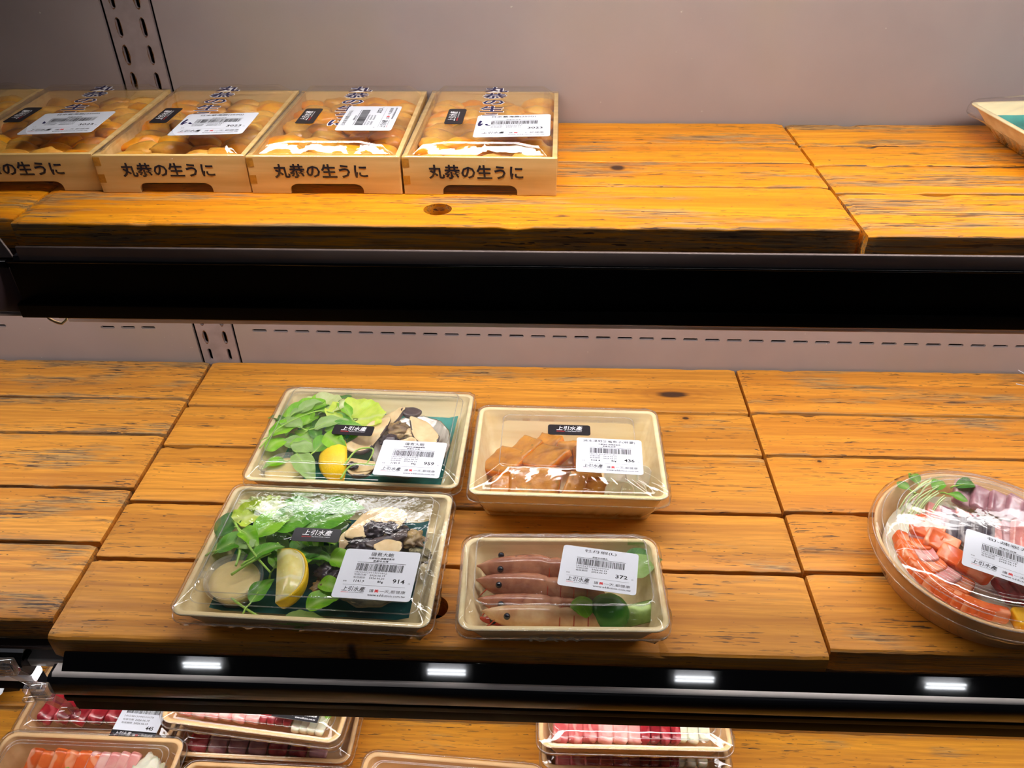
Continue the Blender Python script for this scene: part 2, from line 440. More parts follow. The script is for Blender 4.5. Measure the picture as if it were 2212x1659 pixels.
M['leaf_deep'] = leaf_mat('deep leaf', srgb(66, 134, 28), srgb(46, 106, 20), srgb(120, 170, 90))
M['leaf_sage'] = leaf_mat('sage underside', srgb(164, 200, 118), srgb(140, 180, 92), srgb(186, 210, 150))
M['lettuce'] = leaf_mat('lettuce', srgb(230, 246, 104), srgb(198, 228, 60), srgb(230, 240, 170), .35)
M['lettuce_pale'] = leaf_mat('pale lettuce', srgb(226, 232, 170), srgb(200, 216, 130), srgb(240, 244, 205), .35)
M['stem'] = plain('green stem', srgb(158, 200, 84), .4, .5, 0, .15, 60)
M['stem_pale'] = plain('pale sprout stem', srgb(206, 224, 160), .35, .5, 0, .1)
M['lemon_peel'] = plain('lemon peel', srgb(250, 204, 16), .38, .5, 0, .08, 60, .5, bscale=420)
M['lemon_pith'] = plain('lemon pith', srgb(246, 236, 190), .6, .3, 0, .05)
M['lemon_flesh'] = flesh('lemon flesh', srgb(240, 220, 120), srgb(250, 236, 160), srgb(255, 248, 210), 60, .2, .2, .5)
M['sauce'] = plain('mustard sauce', srgb(240, 212, 136), .35, .5, 0, .06, 50, sss=.1)
M['cup'] = clear('cup plastic', (.97, .97, .95, 1), .12, 0, 10, .8, .10)
M['ab_meat'] = flesh('abalone meat', srgb(238, 212, 164), srgb(220, 188, 136), None, rough=.3, dark=None)
M['ab_edge'] = flesh('abalone edge', srgb(96, 80, 74), srgb(48, 40, 46), None, rough=.3)
M['ab_dark'] = flesh('abalone innards', srgb(60, 48, 56), srgb(28, 22, 30), None, rough=.3, bump=.8, dark=srgb(120, 100, 70))
M['ab_brown'] = flesh('abalone crumbs', srgb(170, 142, 90), srgb(110, 86, 60), None, rough=.4, bump=1.0, dark=srgb(50, 38, 36))
def nacre():
    n = NT('mother of pearl'); v = n.coord(rnd=1.0)
    c = n.ramp(n.noise(v, 40, 4, .6, 1.0), [(.3, srgb(120, 106, 92)), (.45, srgb(200, 194, 178)), (.55, srgb(226, 218, 204)), (.7, srgb(170, 158, 150))])
    return n.bsdf(c, .22, .6, .15, n.bump(n.noise(v, 90, 3), .5, .001), coat=.4)
M['nacre'] = nacre()
M['shell'] = flesh('rough shell', srgb(128, 118, 84), srgb(60, 62, 48), None, rough=.7, sss=0, bump=1.0, dark=srgb(186, 172, 130))
M['kara'] = flesh('cured roe', srgb(236, 146, 8), srgb(216, 118, 4), None, rough=.35, sss=.15, bump=.3)
M['kara_skin'] = flesh('seared roe skin', srgb(200, 136, 44), srgb(166, 104, 38), None, rough=.4, sss=0, bump=.7, dark=srgb(112, 100, 42))
M['daikon'] = flesh('white radish', srgb(238, 232, 208), srgb(224, 216, 188), None, rough=.25, sss=.3, bump=.1)
M['uni'] = flesh('sea urchin roe', srgb(255, 178, 30), srgb(240, 146, 20), None, rough=.42, sss=.1, bump=.9, dark=srgb(214, 128, 40))
M['uni_b'] = flesh('sea urchin roe, ochre', srgb(246, 186, 76), srgb(224, 154, 50), None, rough=.42, sss=.1, bump=.9)
M['shrimp'] = flesh('raw shrimp shell', srgb(192, 130, 98), srgb(152, 94, 72), srgb(204, 150, 118), 12, .22, .1, .3, dark=srgb(124, 88, 78))
M['shrimp_red'] = flesh('shrimp limbs', srgb(206, 84, 40), srgb(170, 56, 30), None, rough=.3)
M['shrimp_cream'] = flesh('cream shrimp shell', srgb(220, 184, 140), srgb(196, 146, 104), None, rough=.22, dark=srgb(150, 120, 84))
M['eye'] = plain('shrimp eye', srgb(16, 18, 30), .1, .7)
M['lime'] = plain('lime peel', srgb(46, 108, 20), .3, .5, 0, .35, 30, .3, bscale=260)
M['packet'] = plain('green foil sachet', srgb(120, 142, 66), .25, .5, .3, .3, 80, .6)
M['salmon'] = flesh('salmon', srgb(244, 122, 54), srgb(232, 100, 40), srgb(255, 190, 150), 60, .25, .12)
M['pinkfish'] = flesh('pink fish', srgb(240, 176, 166), srgb(226, 140, 136), srgb(250, 210, 200), 40, .25, .12)
M['tuna'] = flesh('red tuna', srgb(170, 36, 44), srgb(128, 20, 32), srgb(206, 90, 96), 50, .25, .1)
M['tuna_pink'] = flesh('fatty tuna', srgb(220, 120, 116), srgb(196, 84, 86), srgb(240, 180, 170), 70, .25, .12)
M['mackerel'] = flesh('silver skin', srgb(150, 140, 140), srgb(80, 74, 86), srgb(214, 206, 204), 50, .2, 0)
M['egg'] = plain('yellow omelette', srgb(238, 178, 20), .35, .5, 0, .2, 60, .2)
M['mauve_fish'] = flesh('mauve fish', srgb(190, 140, 146), srgb(160, 104, 116), srgb(214, 180, 180), 30, .25, .1)
M['onion'] = plain('shredded radish', srgb(236, 234, 214), .3, .5, 0, .06, 60, sss=.2)
M['lamp_low'] = glow('lower tube light', (1.0, .96, .95, 1), LOWER_LAMP)
M['lamp_up'] = glow('upper tube light', (1.0, .96, .93, 1), UPPER_LAMP)
M['lamp_bot'] = glow('bottom tube light', (1.0, .95, .93, 1), BOTTOM_LAMP)
M['lamp_back'] = glow('rear tube light', (1.0, .97, .97, 1), BACK_LAMP)
M['lamp_shop'] = glow('shop ceiling tube', (.93, .96, 1.0, 1), SHOP_LAMP)
M['steel'] = plain('lamp housing', srgb(170, 168, 168), .4, .5, .3)

# =================================================================== SETTING
def slot(cx, cy, w, h, n=6):
    r = min(w, h) / 2; out = []
    for (sx, sy, a0) in ((1, 1, 0), (-1, 1, 90), (-1, -1, 180), (1, -1, 270)):
        for k in range(n + 1):
            a = R(a0 + 90 * k / n)
            out.append((cx + sx * (w / 2 - r) + r * math.cos(a), cy + sy * (h / 2 - r) + r * math.sin(a)))
    return out

WALL_T = .004
def wall_plate(name, x0, x1, slots, mat):
    v, f = plate([[(x0, -.6), (x1, -.6), (x1, .95), (x0, .95)]] + slots, WALL_T, 0)
    v = [(p[0], .902 + p[2], p[1]) for p in v]          # stands up in the x-z plane, its face at y = .9
    o = obj(name, v, f, mat, smooth=False); tag(o, kind='structure'); return o
row = lambda x: .0488 - .0093 * (x + .1)
right_slots = [slot(-.3824 + .0292 * i, row(-.3824 + .0292 * i), .0198, .0042) for i in range(48)]
left_slots = [slot(x, .0538, .0195, .0044) for x in (-.536, -.564, -.5925, -.745, -.774, -.803)]
upr = []
for i in range(34):
    z = .5208 - .0283 * i
    if z < -.3: break
    upr += [slot(-.4598, z, .0052, .0190), slot(-.4328, z, .0052, .0190)]
wall_plate('wall_back', -.4170, 1.25, right_slots, M['wall'])
wall_plate('wall_left', -1.3, -.4745, left_slots, M['wall'])
wall_plate('trim_1', -.4705, -.4205, upr, M['upright'])
b = MB(); b.box(-1.4, 1.4, .925, .93, -.7, 1.0)
tag(b.build('wall_backing', M['black_gap'], smooth=False), kind='structure')
# rust creeping out of the upright's slots
for i, z in enumerate([.5208 - .0283 * k for k in range(18)]):
    for x in (-.4598, -.4328):
        rnd = random.Random(i * 7 + int(x * -1000))
        a = rnd.uniform(.0005, .0016)
        out = []
        for k in range(26):
            t = 2 * math.pi * k / 26
            w = .0026 + a * (.6 + .9 * abs(noise.noise(Vector((k * .5, z * 60, x * 90))))); h = .0098 + a * (.5 + .9 * abs(noise.noise(Vector((k * .4 + 9, z * 60, x * 90)))))
            out.append((x + w * math.cos(t), z + h * math.sin(t)))
        v, f = plate([out, slot(x, z, .0050, .0186)], .0002, 0)
        tag(obj('trim_rust_stain', [(p[0], .8998 + p[2], p[1]) for p in v], f, M['rust'], smooth=False), kind='structure')

# =================================================================== WOODEN SHELF PANELS
def plank(x0, x1, y0, y1, z0, z1, seed, front=False, rough=.0004, rfr=.0055):
    """one board along x; section with eased edges, edges a little uneven"""
    r = .0016; rf = rfr if front else r
    sec = []
    def arc(cy, cz, rr, a0):
        for k in range(4): 
            a = R(a0 + 30 * k); sec.append((cy + rr * math.cos(a), cz + rr * math.sin(a)))
    arc(y1 - r, z1 - r, r, 0); 
    for t in (.8, .6, .4, .2): sec.append((y0 + rf + (y1 - r - y0 - rf) * t, z1))
    arc(y0 + rf, z1 - rf, rf, 90); arc(y0 + r, z0 + r, r, 180); arc(y1 - r, z0 + r, r, 270)
    nst = max(6, int((x1 - x0) / .008)); rings = []
    for i in range(nst + 1):
        x = x0 + (x1 - x0) * i / nst
        e = .0012 if i in (0, nst) else 0
        g = []
        for (y, z) in sec:
            s = 1 if y > (y0 + y1) / 2 else -1
            edge = 1 if abs(y - (y0 + y1) / 2) > (y1 - y0) / 2 - .006 else 0
            dy = rough * 2 * noise.noise(Vector((x * 60, s * 5 + seed, 0))) * edge
            dz = rough * noise.noise(Vector((x * 40, y * 60, seed))) if z > z0 + .01 else 0
            chip = noise.noise(Vector((x * 22, s * 9 + seed * 1.7, 4)))
            if edge and z > z1 - .004 and chip > .34: dz -= (chip - .34) * .010; dy -= s * (chip - .34) * .006
            cy = (y0 + y1) / 2; 
            g.append(Vector((x, y + dy - (e if y > cy else -e) * 1, z + dz - (e if z > z0 + .01 else -e))))
        rings.append(g)
    return loft(rings, True, True)

def panel(name, label, x0, x1, edges, z1, mat, cat='shelf', th=.030, holes=(), group=None, gap=.0042, skew=0.0):
    """edges: y of back edge, gaps ..., front edge"""
    root = empty(name, ((x0 + x1) / 2, edges[-1], z1 - th)); tag(root, label, cat, group)
    for i in range(len(edges) - 1):
        ya = edges[i] - (gap / 2 if i else 0); yb = edges[i + 1] + (gap / 2 if i < len(edges) - 2 else 0)
        v, f = plank(x0, x1, yb, ya, z1 - th, z1, hash((name, i, round(x0 * 100))) % 97 if False else i * 13 + int(x0 * 50) + 40, i == len(edges) - 2, rfr=.0018 if z1 > .2 else .0055)
        o = obj('plank', [(p[0] - root.location.x, p[1] - root.location.y, p[2] - root.location.z) for p in v], f, mat, root); o.data.set_sharp_from_angle(angle=R(22))
        for (hx, hy, hr) in holes:
            if yb < hy < ya:
                cv, cf = loft([[Vector((hx + hr * math.cos(2 * math.pi * k / 40) - root.location.x, hy + hr * math.sin(2 * math.pi * k / 40) - root.location.y, zz)) for k in range(40)] for zz in (-.02, th + .02)], True, True)
                cut = obj('cut', cv, cf, mat)
                cut.parent = root
                bpy.context.view_layer.update()
                md = o.modifiers.new('b', 'BOOLEAN'); md.operation = 'DIFFERENCE'; md.object = cut; md.solver = 'EXACT'
                bpy.context.view_layer.update()
                dg = bpy.context.evaluated_depsgraph_get()
                me = bpy.data.meshes.new_from_object(o.evaluated_get(dg))
                o.modifiers.clear(); o.data = me; bpy.data.objects.remove(cut)
                for p in me.polygons: p.use_smooth = False
    return root

Z0, Z1, ZB = 0.0, .336, -.26
panel('wooden_shelf_panel', 'bright orange plank panel under the sea urchin boxes, with a round hole near its front', -.4618, .2665, [.8975, .833, .774, .7112, .6195], Z1, M['wood_top_mid'], holes=[(-.0925, .6545, .0126)], gap=.0028)
panel('wooden_shelf_panel', 'scarred plank panel on the right of the upper shelf, under the film-wrapped corner tray', .2705, .98, [.8975, .829, .7707, .7005, .6095], Z1 - .001, M['wood_top_right'], gap=.004)
panel('wooden_shelf_panel', 'plank panel at the far left end of the upper shelf', -1.2, -.4655, [.8975, .834, .775, .712, .630], Z1 - .0005, M['wood_top_mid'], gap=.003)
panel('wooden_shelf_panel', 'smooth honey plank panel of the lower shelf, under the four rectangular lunch packs', -.4575, .2662, [.8975, .7985, .7175, .6212, .5385, .4405], Z0, M['wood_low_mid'], holes=[(-.0985, .4868, .0140)], gap=.0044)
panel('wooden_shelf_panel', 'nicked plank panel on the right of the lower shelf, under the round platter', .2698, .98, [.8975, .8010, .7195, .6252, .5410, .4490], Z0 + .0005, M['wood_low_right'], gap=.0044)
panel('wooden_shelf_panel', 'battered plank panel on the left of the lower shelf, empty', -1.2, -.4625, [.8975, .811, .738, .642, .5585, .4600], Z0, M['wood_low_left'], gap=.0044)
panel('wooden_shelf_panel', 'dull plank panel of the bottom shelf, under the fish trays', -.80, .98, [.80, .68, .5262, .38, .24], ZB, M['wood_bottom'], gap=.004)

# =================================================================== METAL SHELVES, FASCIAS
def part_x(name, prof, x0, x1, mat, parent, smooth=False):
    cx = parent.location
    v, f = extrude_x([(y - cx.y, z - cx.z) for y, z in prof], x0 - cx.x, x1 - cx.x)
    o = obj(name, v, f, mat, parent, smooth)
    if smooth:
        for p in o.data.polygons: p.use_smooth = abs(p.normal.x) < .5
    return o

# upper shelf: steel deck with gloss black front
def upper_front(x0, x1, label):
    t = empty('shelf_front_rail', ((x0 + x1) / 2, .60, .256)); tag(t, label, 'shelf edge', 'front rails')
    part_x('clear_lip', round_poly([(.6010, .3085), (.6040, .3085), (.6040, .3216), (.6010, .3216)], .0008, 2), x0 + .012, x1, M['lip'], t, True)
    part_x('seam_strip', [(.600, .3075), (.6085, .3075), (.6085, .3125), (.6025, .3125)], x0 + .006, x1, M['navy'], t)
    part_x('black_face', round_poly([(.600, .2670), (.6012, .3085), (.6088, .3085), (.6088, .2670)], .0018, 4), x0, x1, M['black_face'], t, True)
    part_x('top_edge', round_poly([(.5992, .3068), (.5992, .3088), (.6015, .3088), (.6015, .3068)], .0007, 3), x0, x1, M['black_gloss'], t, True)
    part_x('lower_bead', round_poly([(.5965, .2532), (.5965, .2676), (.606, .2680), (.6088, .2680), (.6088, .2532)], .0016, 4), x0 - .004, x1, M['black_face'], t, True)
    part_x('underside_channel', round_poly([(.620, .2388), (.620, .2420), (.6235, .2560), (.6250, .2560), (.6225, .2388)], .0006, 2), x0 + .012, x1, M['channel'], t, True)
    part_x('underside_edge', round_poly([(.632, .2276), (.632, .2304), (.6345, .2560), (.636, .2560), (.6345, .2276)], .0005, 2), x0 + .012, x1, M['wallmetal'], t, True)
    return t
M['channel'] = plain('bronze channel', srgb(120, 84, 48), .25, .5, .6)  # brown imitates the orange boards mirrored in this metal strip
M['wallmetal'] = plain('pale steel edge', srgb(168, 152, 146), .3, .5, .4)
upper_front(-.4640, 1.0, 'glossy black front rail of the upper shelf with a mauve lip')
t = empty('shelf_front_rail', (-.75, .60, .252)); tag(t, 'dark brown end of the neighbouring front rail at the far left of the upper shelf', 'shelf edge', 'front rails')
part_x('face', round_poly([(.603, .2555), (.603, .3010), (.612, .3010), (.612, .2555)], .002, 3), -1.2, -.4665, M['brown_metal'], t, True)
part_x('black_ledge', round_poly([(.600, .3015), (.600, .3085), (.612, .3085), (.612, .3015)], .001, 3), -1.2, -.4655, M['black_gloss'], t, True)
part_x('pale_edge', round_poly([(.603, .2510), (.603, .2545), (.612, .2545), (.612, .2510)], .001, 3), -1.2, -.4625, M['lip'], t, True)
v, f = plate([[(-1.2, .3095), (-.4605, .3095), (-.4618, .3160), (-.4655, .3268), (-1.2, .3268)]], .002, .0004)
obj('lip', [(p[0] + .75, p[2] + .006, p[1] - .252) for p in v], f, M['lip'], t, False)
# small bent clip under the rail
t = MB(); t.tube([(-.4545, .607, .2512), (-.449, .604, .2478), (-.443, .603, .2448), (-.4385, .603, .2440), (-.4345, .605, .2470), (-.4345, .607, .2535)], .0013, 6)
tag(t.build('rail_clip', M['pulp_brown']), 'small bent tan clip under the left end of the upper black rail', 'clip')

def deck(name, z, y0, x0=-1.2, x1=1.0):
    b = MB(); b.box(x0, x1, y0, .899, z, z + .004)
    tag(b.build(name, M['deck'], smooth=False), kind='structure')
deck('trim_2', Z1 - .0345, .613); deck('trim_3', Z0 - .0345, .452); deck('trim_4', ZB - .0345, .24)

# lower shelf: black rail with rounded top, grey strip, black bead
def lower_front(x0, x1, dy, dz, label, mats, xoff=0):
    t = empty('shelf_front_rail', ((x0 + x1) / 2, .42 + dy, -.08 + dz)); tag(t, label, 'shelf edge', 'front rails')
    P = lambda pr: [(y + dy, z + dz) for y, z in pr]
    top = [(.4355, -.0300), (.4355, -.0118), (.4343, -.0112), (.4334, -.0115), (.4200, -.0228), (.4200, -.0300)]
    part_x('sloping_top', P(top), x0 + .012, x1, mats[3], t, False)
    part_x('grey_strip', P([(.4165, -.0292), (.4166, -.0246), (.4194, -.0220), (.430, -.0226), (.430, -.0292)]), x0 + .004, x1, mats[1], t, True)
    be = [(.430, -.0520), (.430, -.0246)]
    for k in range(11):
        a = R(90 + 180 * k / 10); be.append((.4185 + .0072 * math.cos(a), -.0382 + .0138 * math.sin(a)))
    part_x('satin_bead', P(be), x0, x1, mats[2], t, True)
    part_x('low_bead', P(round_poly([(.4160, -.0640), (.4150, -.0530), (.430, -.0530), (.430, -.0640)], .003, 4)), x0 + .006, x1, M['black_face'] if mats[0] is not M['silver'] else mats[0], t, True)
    part_x('skirt', P(round_poly([(.4180, -.0795), (.4180, -.0645), (.430, -.0645), (.430, -.0795)], .001, 2)), x0 + .010, x1, M['black_face'], t, True)
    return t
lower_front(-.4515, 1.0, 0, 0, 'black front rail of the lower shelf with a grey strip and a ribbed bead', (M['black_gloss'], M['grey_strip'], M['black_satin'], M['black_mirror']))
lower_front(-1.2, -.4990, .030, -.017, 'front rail of the left neighbouring lower shelf, ending in a pale shiny cap', (M['silver'], M['black_gloss'], M['black_gloss'], M['silver']))

# clear plastic holders clipped to the rails
def clip(label, fr):
    t = empty('price_holder_clip'); tag(t, label, 'clip', 'clear plastic clips'); t.matrix_world = fr
    b = MB(); b.box(-.008, .008, -.004, .004, -.004, .016, b=.0015); b.build('clip_head', M['acrylic'], t)
    b = MB(); b.box(-.0065, .0065, -.0052, -.0036, -.001, .013, b=.0006)
    for k in range(3): b.box(-.006, .006, -.0062, -.005, .0005 + k * .004, .0022 + k * .004)
    b.build('ribbed_plate', M['acrylic'], t)
    v, f = plate([[(-.002, -.006), (.006, -.002), (.017, -.016), (.018, -.026), (.013, -.028), (.010, -.020)]], .006, .0008)
    obj('hook_arm', [(p[0], p[2], p[1]) for p in v], f, M['acrylic'], t, False)
    b = MB(); b.box(.002, .020, -.004, .006, -.037, -.027, b=.0018); b.build('foot', M['acrylic'], t)
    b = MB(); b.box(-.022, -.008, -.002, .004, -.009, -.004, b=.001); b.build('side_tab', M['acrylic'], t)
    return t
clip('clear plastic clip on the left end of the lower black rail', frame((-.4490, .4020, -.032), 3))
t = clip('clear plastic clip on the neighbouring pale capped rail, at the left edge', frame((-.506, .436, -.046), 2))

# lamps under the shelves
def tube_light(label, x0, x1, y, z, mat, w=.020):
    t = empty('tube_light', ((x0 + x1) / 2, y, z)); tag(t, label, 'lamp', 'under-shelf lights')
    L = (x1 - x0) / 2
    b = MB(); b.box(-L - .006, L + .006, -w / 2 - .003, w / 2 + .003, .004, .016, b=.002); b.build('housing', M['steel'], t)
    v, f = extrude_x([(w / 2 * math.cos(R(180 + 180 * k / 10)), .004 + .008 * math.sin(R(180 + 180 * k / 10))) for k in range(11)], -L, L)
    obj('diffuser', v, f, mat, t, False)
tube_light('long white tube light behind the black rail under the upper shelf', -.43, .92, .655, .270, M['lamp_low'], .018)
tube_light('white tube light under the upper shelf at the left', -1.15, -.50, .655, .270, M['lamp_low'], .018)
tube_light('slim rear tube light under the upper shelf', -.40, .90, .800, .288, M['lamp_back'], .013)
tube_light('tube light above the sea urchin boxes, out of the picture', -.36, .95, .640, .600, M['lamp_up'], .022)
tube_light('tube light above the bottom shelf behind the lower black rail', -.75, .92, .462, -.066, M['lamp_bot'], .016)
b = MB(); b.box(-1.2, 1.0, .60, .899, .622, .652); tag(b.build('trim_5', M['deck'], smooth=False), kind='structure')
for i, x in enumerate((-1.60, -.42, .75, 1.91)):
    t = empty('ceiling_light', (x, -1.90, 2.2)); tag(t, 'short twin tube ceiling light of the shop', 'lamp', 'shop ceiling lights')
    b = MB(); b.box(-.13, .13, -.09, .09, .02, .06, b=.01); b.build('housing', M['steel'], t)
    for s in (-1, 1):
        b = MB(); b.tube([(-.09, s * .011, 0), (.09, s * .011, 0)], .0040, 12); b.build('tube', M['lamp_shop'], t)
# floor of the shop, far below, for completeness behind the shelves
b = MB(); b.box(-3, 3, -3, .93, -1.02, -1.0); tag(b.build('floor', M['brown_metal'], smooth=False), kind='structure')
# stray white thread at the right end of the lower shelf
t = MB(); t.tube([(.642, .893, .009), (.650, .889, .006), (.656, .882, .003), (.657, .874, .0022), (.652, .869, .0016), (.642, .868, .0014), (.632, .872, .0014)], .0005, 5)
tag(t.build('curled_thread', M['label']), 'thin curled white thread against the wall at the right end of the lower shelf', 'thread')

# =================================================================== LABELS
def rounded(w, h, r, seg=4, cx=0, cy=0):
    out = []
    for (sx, sy, a0) in ((1, 1, 0), (-1, 1, 90), (-1, -1, 180), (1, -1, 270)):
        for k in range(seg + 1):
            a = R(a0 + 90 * k / seg)
            out.append((cx + sx * (w / 2 - r) + r * math.cos(a), cy + sy * (h / 2 - r) + r * math.sin(a)))
    return out

def sticker(name, parent, w, h, mat, loc, rot=(0, 0, 0), warp=None):
    v, f = plate([rounded(w, h, .003)], .0003, 0)
    o = obj(name, v, f, mat, parent, smooth=False)
    o.location = loc; o.rotation_euler = (R(rot[0]), R(rot[1]), R(rot[2]))
    return o

def barcode(mb, x0, x1, y0, y1, seed, z, m=0):
    rnd = random.Random(seed); x = x0; u = (x1 - x0) / 190
    while x < x1:
        w = rnd.choice((1, 1, 2, 2, 3)) * u; g = rnd.choice((1, 1, 2, 3)) * u
        if x + w > x1: break
        mb.add([(x, y0, z), (x + w, y0, z), (x + w, y1, z), (x, y1, z)], [(0, 1, 2, 3)], m); x += w + g

def brand(mb, cx, y, w, z, m_ink, m_red, m_sub, slant=.15):
    """the shop's brushed mark with its small underline"""
    h = w * .27
    write(mb, '上引水產', cx, y, w=w, h=h, align='c', m=m_ink, z=z, bold=.008, shear=slant)
    a = write(mb, 'ADDICTION', cx - w / 2, y - h * .30, w=w * .32, h=h * .16, m=m_red, z=z, bold=.015, res=1)
    write(mb, 'AQUATIC DEVELOPMENT', cx - w / 2 + w * .35, y - h * .30, w=w * .65, h=h * .16, m=m_sub, z=z, bold=.01, res=1)

MATS_P = None
def price_label(parent, loc, rot, title, price, code, dates, unit=None, origin='台灣', w=.072, h=.058, tw=.30, seed=1, note=True):
    s = sticker('price_label', parent, w, h, M['label'], loc, rot)
    b = MB(); z = .00028; k = w / .072; X = lambda u: (u - .5) * w; Y = lambda v: (v - .5) * h
    write(b, title, 0, Y(.865), w=w * tw, h=h * .085, align='c', z=z, bold=0)
    if note: write(b, '冷藏保存,請儘速食用', 0, Y(.800), w=w * .34, h=h * .042, align='c', z=z, bold=.008, res=1)
    write(b, '原產地:' + origin, 0, Y(.745), w=w * .2, h=h * .042, align='c', z=z, bold=.008, res=1)
    b.add([(X(.20), Y(.725), z), (X(.84), Y(.725), z), (X(.84), Y(.732), z), (X(.20), Y(.732), z)], [(0, 1, 2, 3)])
    barcode(b, X(.205), X(.835), Y(.555), Y(.705), seed, z)
    write(b, code, X(.205), Y(.505), w=w * .42, h=h * .036, z=z, m=2, res=1)
    write(b, '包裝日期', X(.205), Y(.452), w=w * .155, h=h * .040, z=z, m=2, res=1)
    write(b, dates[0], X(.41), Y(.452), w=w * .20, h=h * .036, z=z, bold=.012, res=1)
    write(b, '有效期限', X(.205), Y(.395), w=w * .155, h=h * .040, z=z, m=2, res=1)
    write(b, dates[1], X(.41), Y(.395), w=w * .20, h=h * .036, z=z, bold=.012, res=1)
    if unit:
        write(b, unit[0], X(.225), Y(.318), w=w * .135, h=h * .050, z=z, bold=.012, res=1)
        write(b, unit[1], X(.53), Y(.312), w=w * .075, h=h * .060, z=z, bold=.02, res=1)
    write(b, '單價', X(.09), Y(.315), w=w * .045, h=h * .028, z=z, m=2, res=1)
    write(b, price, X(.80), Y(.335), w=w * (.155 if len(price) == 3 else .20), h=h * .085, align='c', z=z, bold=.016)
    write(b, '元', X(.925), Y(.325), w=w * .03, h=h * .035, z=z, m=3, res=1)
    b.add([(X(.10), Y(.262), z), (X(.90), Y(.262), z), (X(.90), Y(.266), z), (X(.10), Y(.266), z)], [(0, 1, 2, 3)], 2)
    brand(b, X(.25), Y(.135), w * .29, z, 0, 1, 0)
    write(b, '讓', X(.46), Y(.135), w=w * .055, h=h * .065, z=z, m=2)
    write(b, '美', X(.525), Y(.135), w=w * .055, h=h * .065, z=z, m=1, bold=.02)
    write(b, '一天,都健康', X(.59), Y(.135), w=w * .33, h=h * .065, z=z, m=2)
    write(b, 'www.addiction.com.tw', X(.45), Y(.065), w=w * .48, h=h * .045, z=z, bold=.006, res=1)
    b.build('label_print', [M['ink'], M['red'], M['grey_ink'], M['grey_ink']], s, smooth=False)
    return s

def brand_label(parent, loc, rot, w=.047, h=.0175):
    s = sticker('brand_label', parent, w, h, M['blk_label'], loc, rot)
    b = MB(); brand(b, 0, -.001, w * .60, .00028, 0, 1, 0)
    b.build('label_print', [M['white_ink'], M['red']], s, smooth=False)
    return s

# =================================================================== TRAYS AND LIDS
def tray(parent, w, d, h, wb, db, mat, r=.012, fl=.003, t=.0015, name='tray'):
    """deep tray, w x d at the rim, wb x db at the foot, rim at z = h"""
    L = [rrect(wb - .004, db - .004, r * .8, 0), rrect(wb, db, r, .0012)]
    for k in (.33, .66, 1.0): L.append(rrect(wb + (w - wb) * k, db + (d - db) * k, r, .0012 + (h - .0025) * k))
    L += [rrect(w + 2 * fl, d + 2 * fl, r + fl, h - .0016), rrect(w + 2 * fl + .0008, d + 2 * fl + .0008, r + fl, h - .0008),
          rrect(w + 2 * fl, d + 2 * fl, r + fl, h), rrect(w - 2 * t, d - 2 * t, r - t * .5, h), ]
    for k in (1.0, .66, .33, 0.0): L.append(rrect(wb + (w - wb) * k - 2 * t, db + (d - db) * k - 2 * t, r - t * .5, .0022 + (h - .0035) * k))
    L.append(rrect(wb - .008, db - .008, r * .6, .0018))
    v, f = loft(L, True, True)
    o = obj(name, v, f, mat, parent)
    return o

def lid(parent, w, d, zr, zt, inset, r=.012, skirt=.008, ridge=True, sag=0.0, mat=None, name='lid', top_r=None, seed=0, lift=None):
    """clear lid; skirt hangs round the rim at zr, raised panel at zt"""
    top_r = top_r or r; mat = mat or M['crisp']
    ws, ds = w + .009, d + .009
    L = [rrect(ws + .003, ds + .003, r + .005, zr - skirt), rrect(ws + .001, ds + .001, r + .004, zr - skirt + .0008), rrect(ws, ds, r + .004, zr + .0004),
         rrect(ws - .0012, ds - .0012, r + .0035, zr + .0014), rrect(ws - .004, ds - .004, r + .002, zr + .0018)]
    a, b_ = w - 2 * inset, d - 2 * inset
    if ridge:
        L += [rrect(a + .012, b_ + .012, top_r + .002, zr + .0018), rrect(a + .0105, b_ + .0105, top_r + .002, zr + .0030), rrect(a + .0085, b_ + .0085, top_r + .001, zr + .0032), rrect(a + .0065, b_ + .0065, top_r + .001, zr + .0022)]
    L += [rrect(a + .004, b_ + .004, top_r, zr + .002), rrect(a + .0022, b_ + .0022, top_r, zt - .0012), rrect(a + .0010, b_ + .0010, top_r, zt - .0003), rrect(a - .0008, b_ - .0008, top_r, zt)]
    for s in (.94, .86, .74, .6, .45, .3, .15, .02):
        dz = (lambda x, y, s=s: -sag * (1 - s * s)) if not lift else (lambda x, y, s=s: lift(x, y, s))
        L.append(rrect(a * s, b_ * s, top_r * s + .0002, zt, dz=dz))
    v, f = loft(L, False, True)
    o = obj(name, v, f, mat, parent)
    bead(rrect(a - .0006, b_ - .0006, top_r, zt - .0002), .00055, parent); bead(rrect(ws + .003, ds + .003, r + .005, zr - skirt), .0006, parent); bead(rrect(ws - .0014, ds - .0014, r + .0035, zr + .0012), .0005, parent)  # beads added along the edges to catch the lamps as thin glints
    if ridge: bead(rrect(a + .0095, b_ + .0095, top_r + .002, zr + .0030), .0005, parent)
    return o

def bead(pts, r, parent, mat=None, name='lid_glint_bead'):
    n = len(pts); rings = []
    for i, p in enumerate(pts):
        d = (pts[(i + 1) % n] - pts[i - 1]).normalized(); a = d.cross(Vector((0, 0, 1)) if abs(d.z) < .5 or True else d); a = a.normalized() if a.length > 1e-3 else Vector((1, 0, 0)); u = a.cross(d).normalized()
        rings.append([p + a * r * math.cos(2 * math.pi * k / 8) + u * r * math.sin(2 * math.pi * k / 8) for k in range(8)])
    rings.append(rings[0]); v, f = loft(rings)
    return obj(name, v, f, mat or M['bead'], parent)

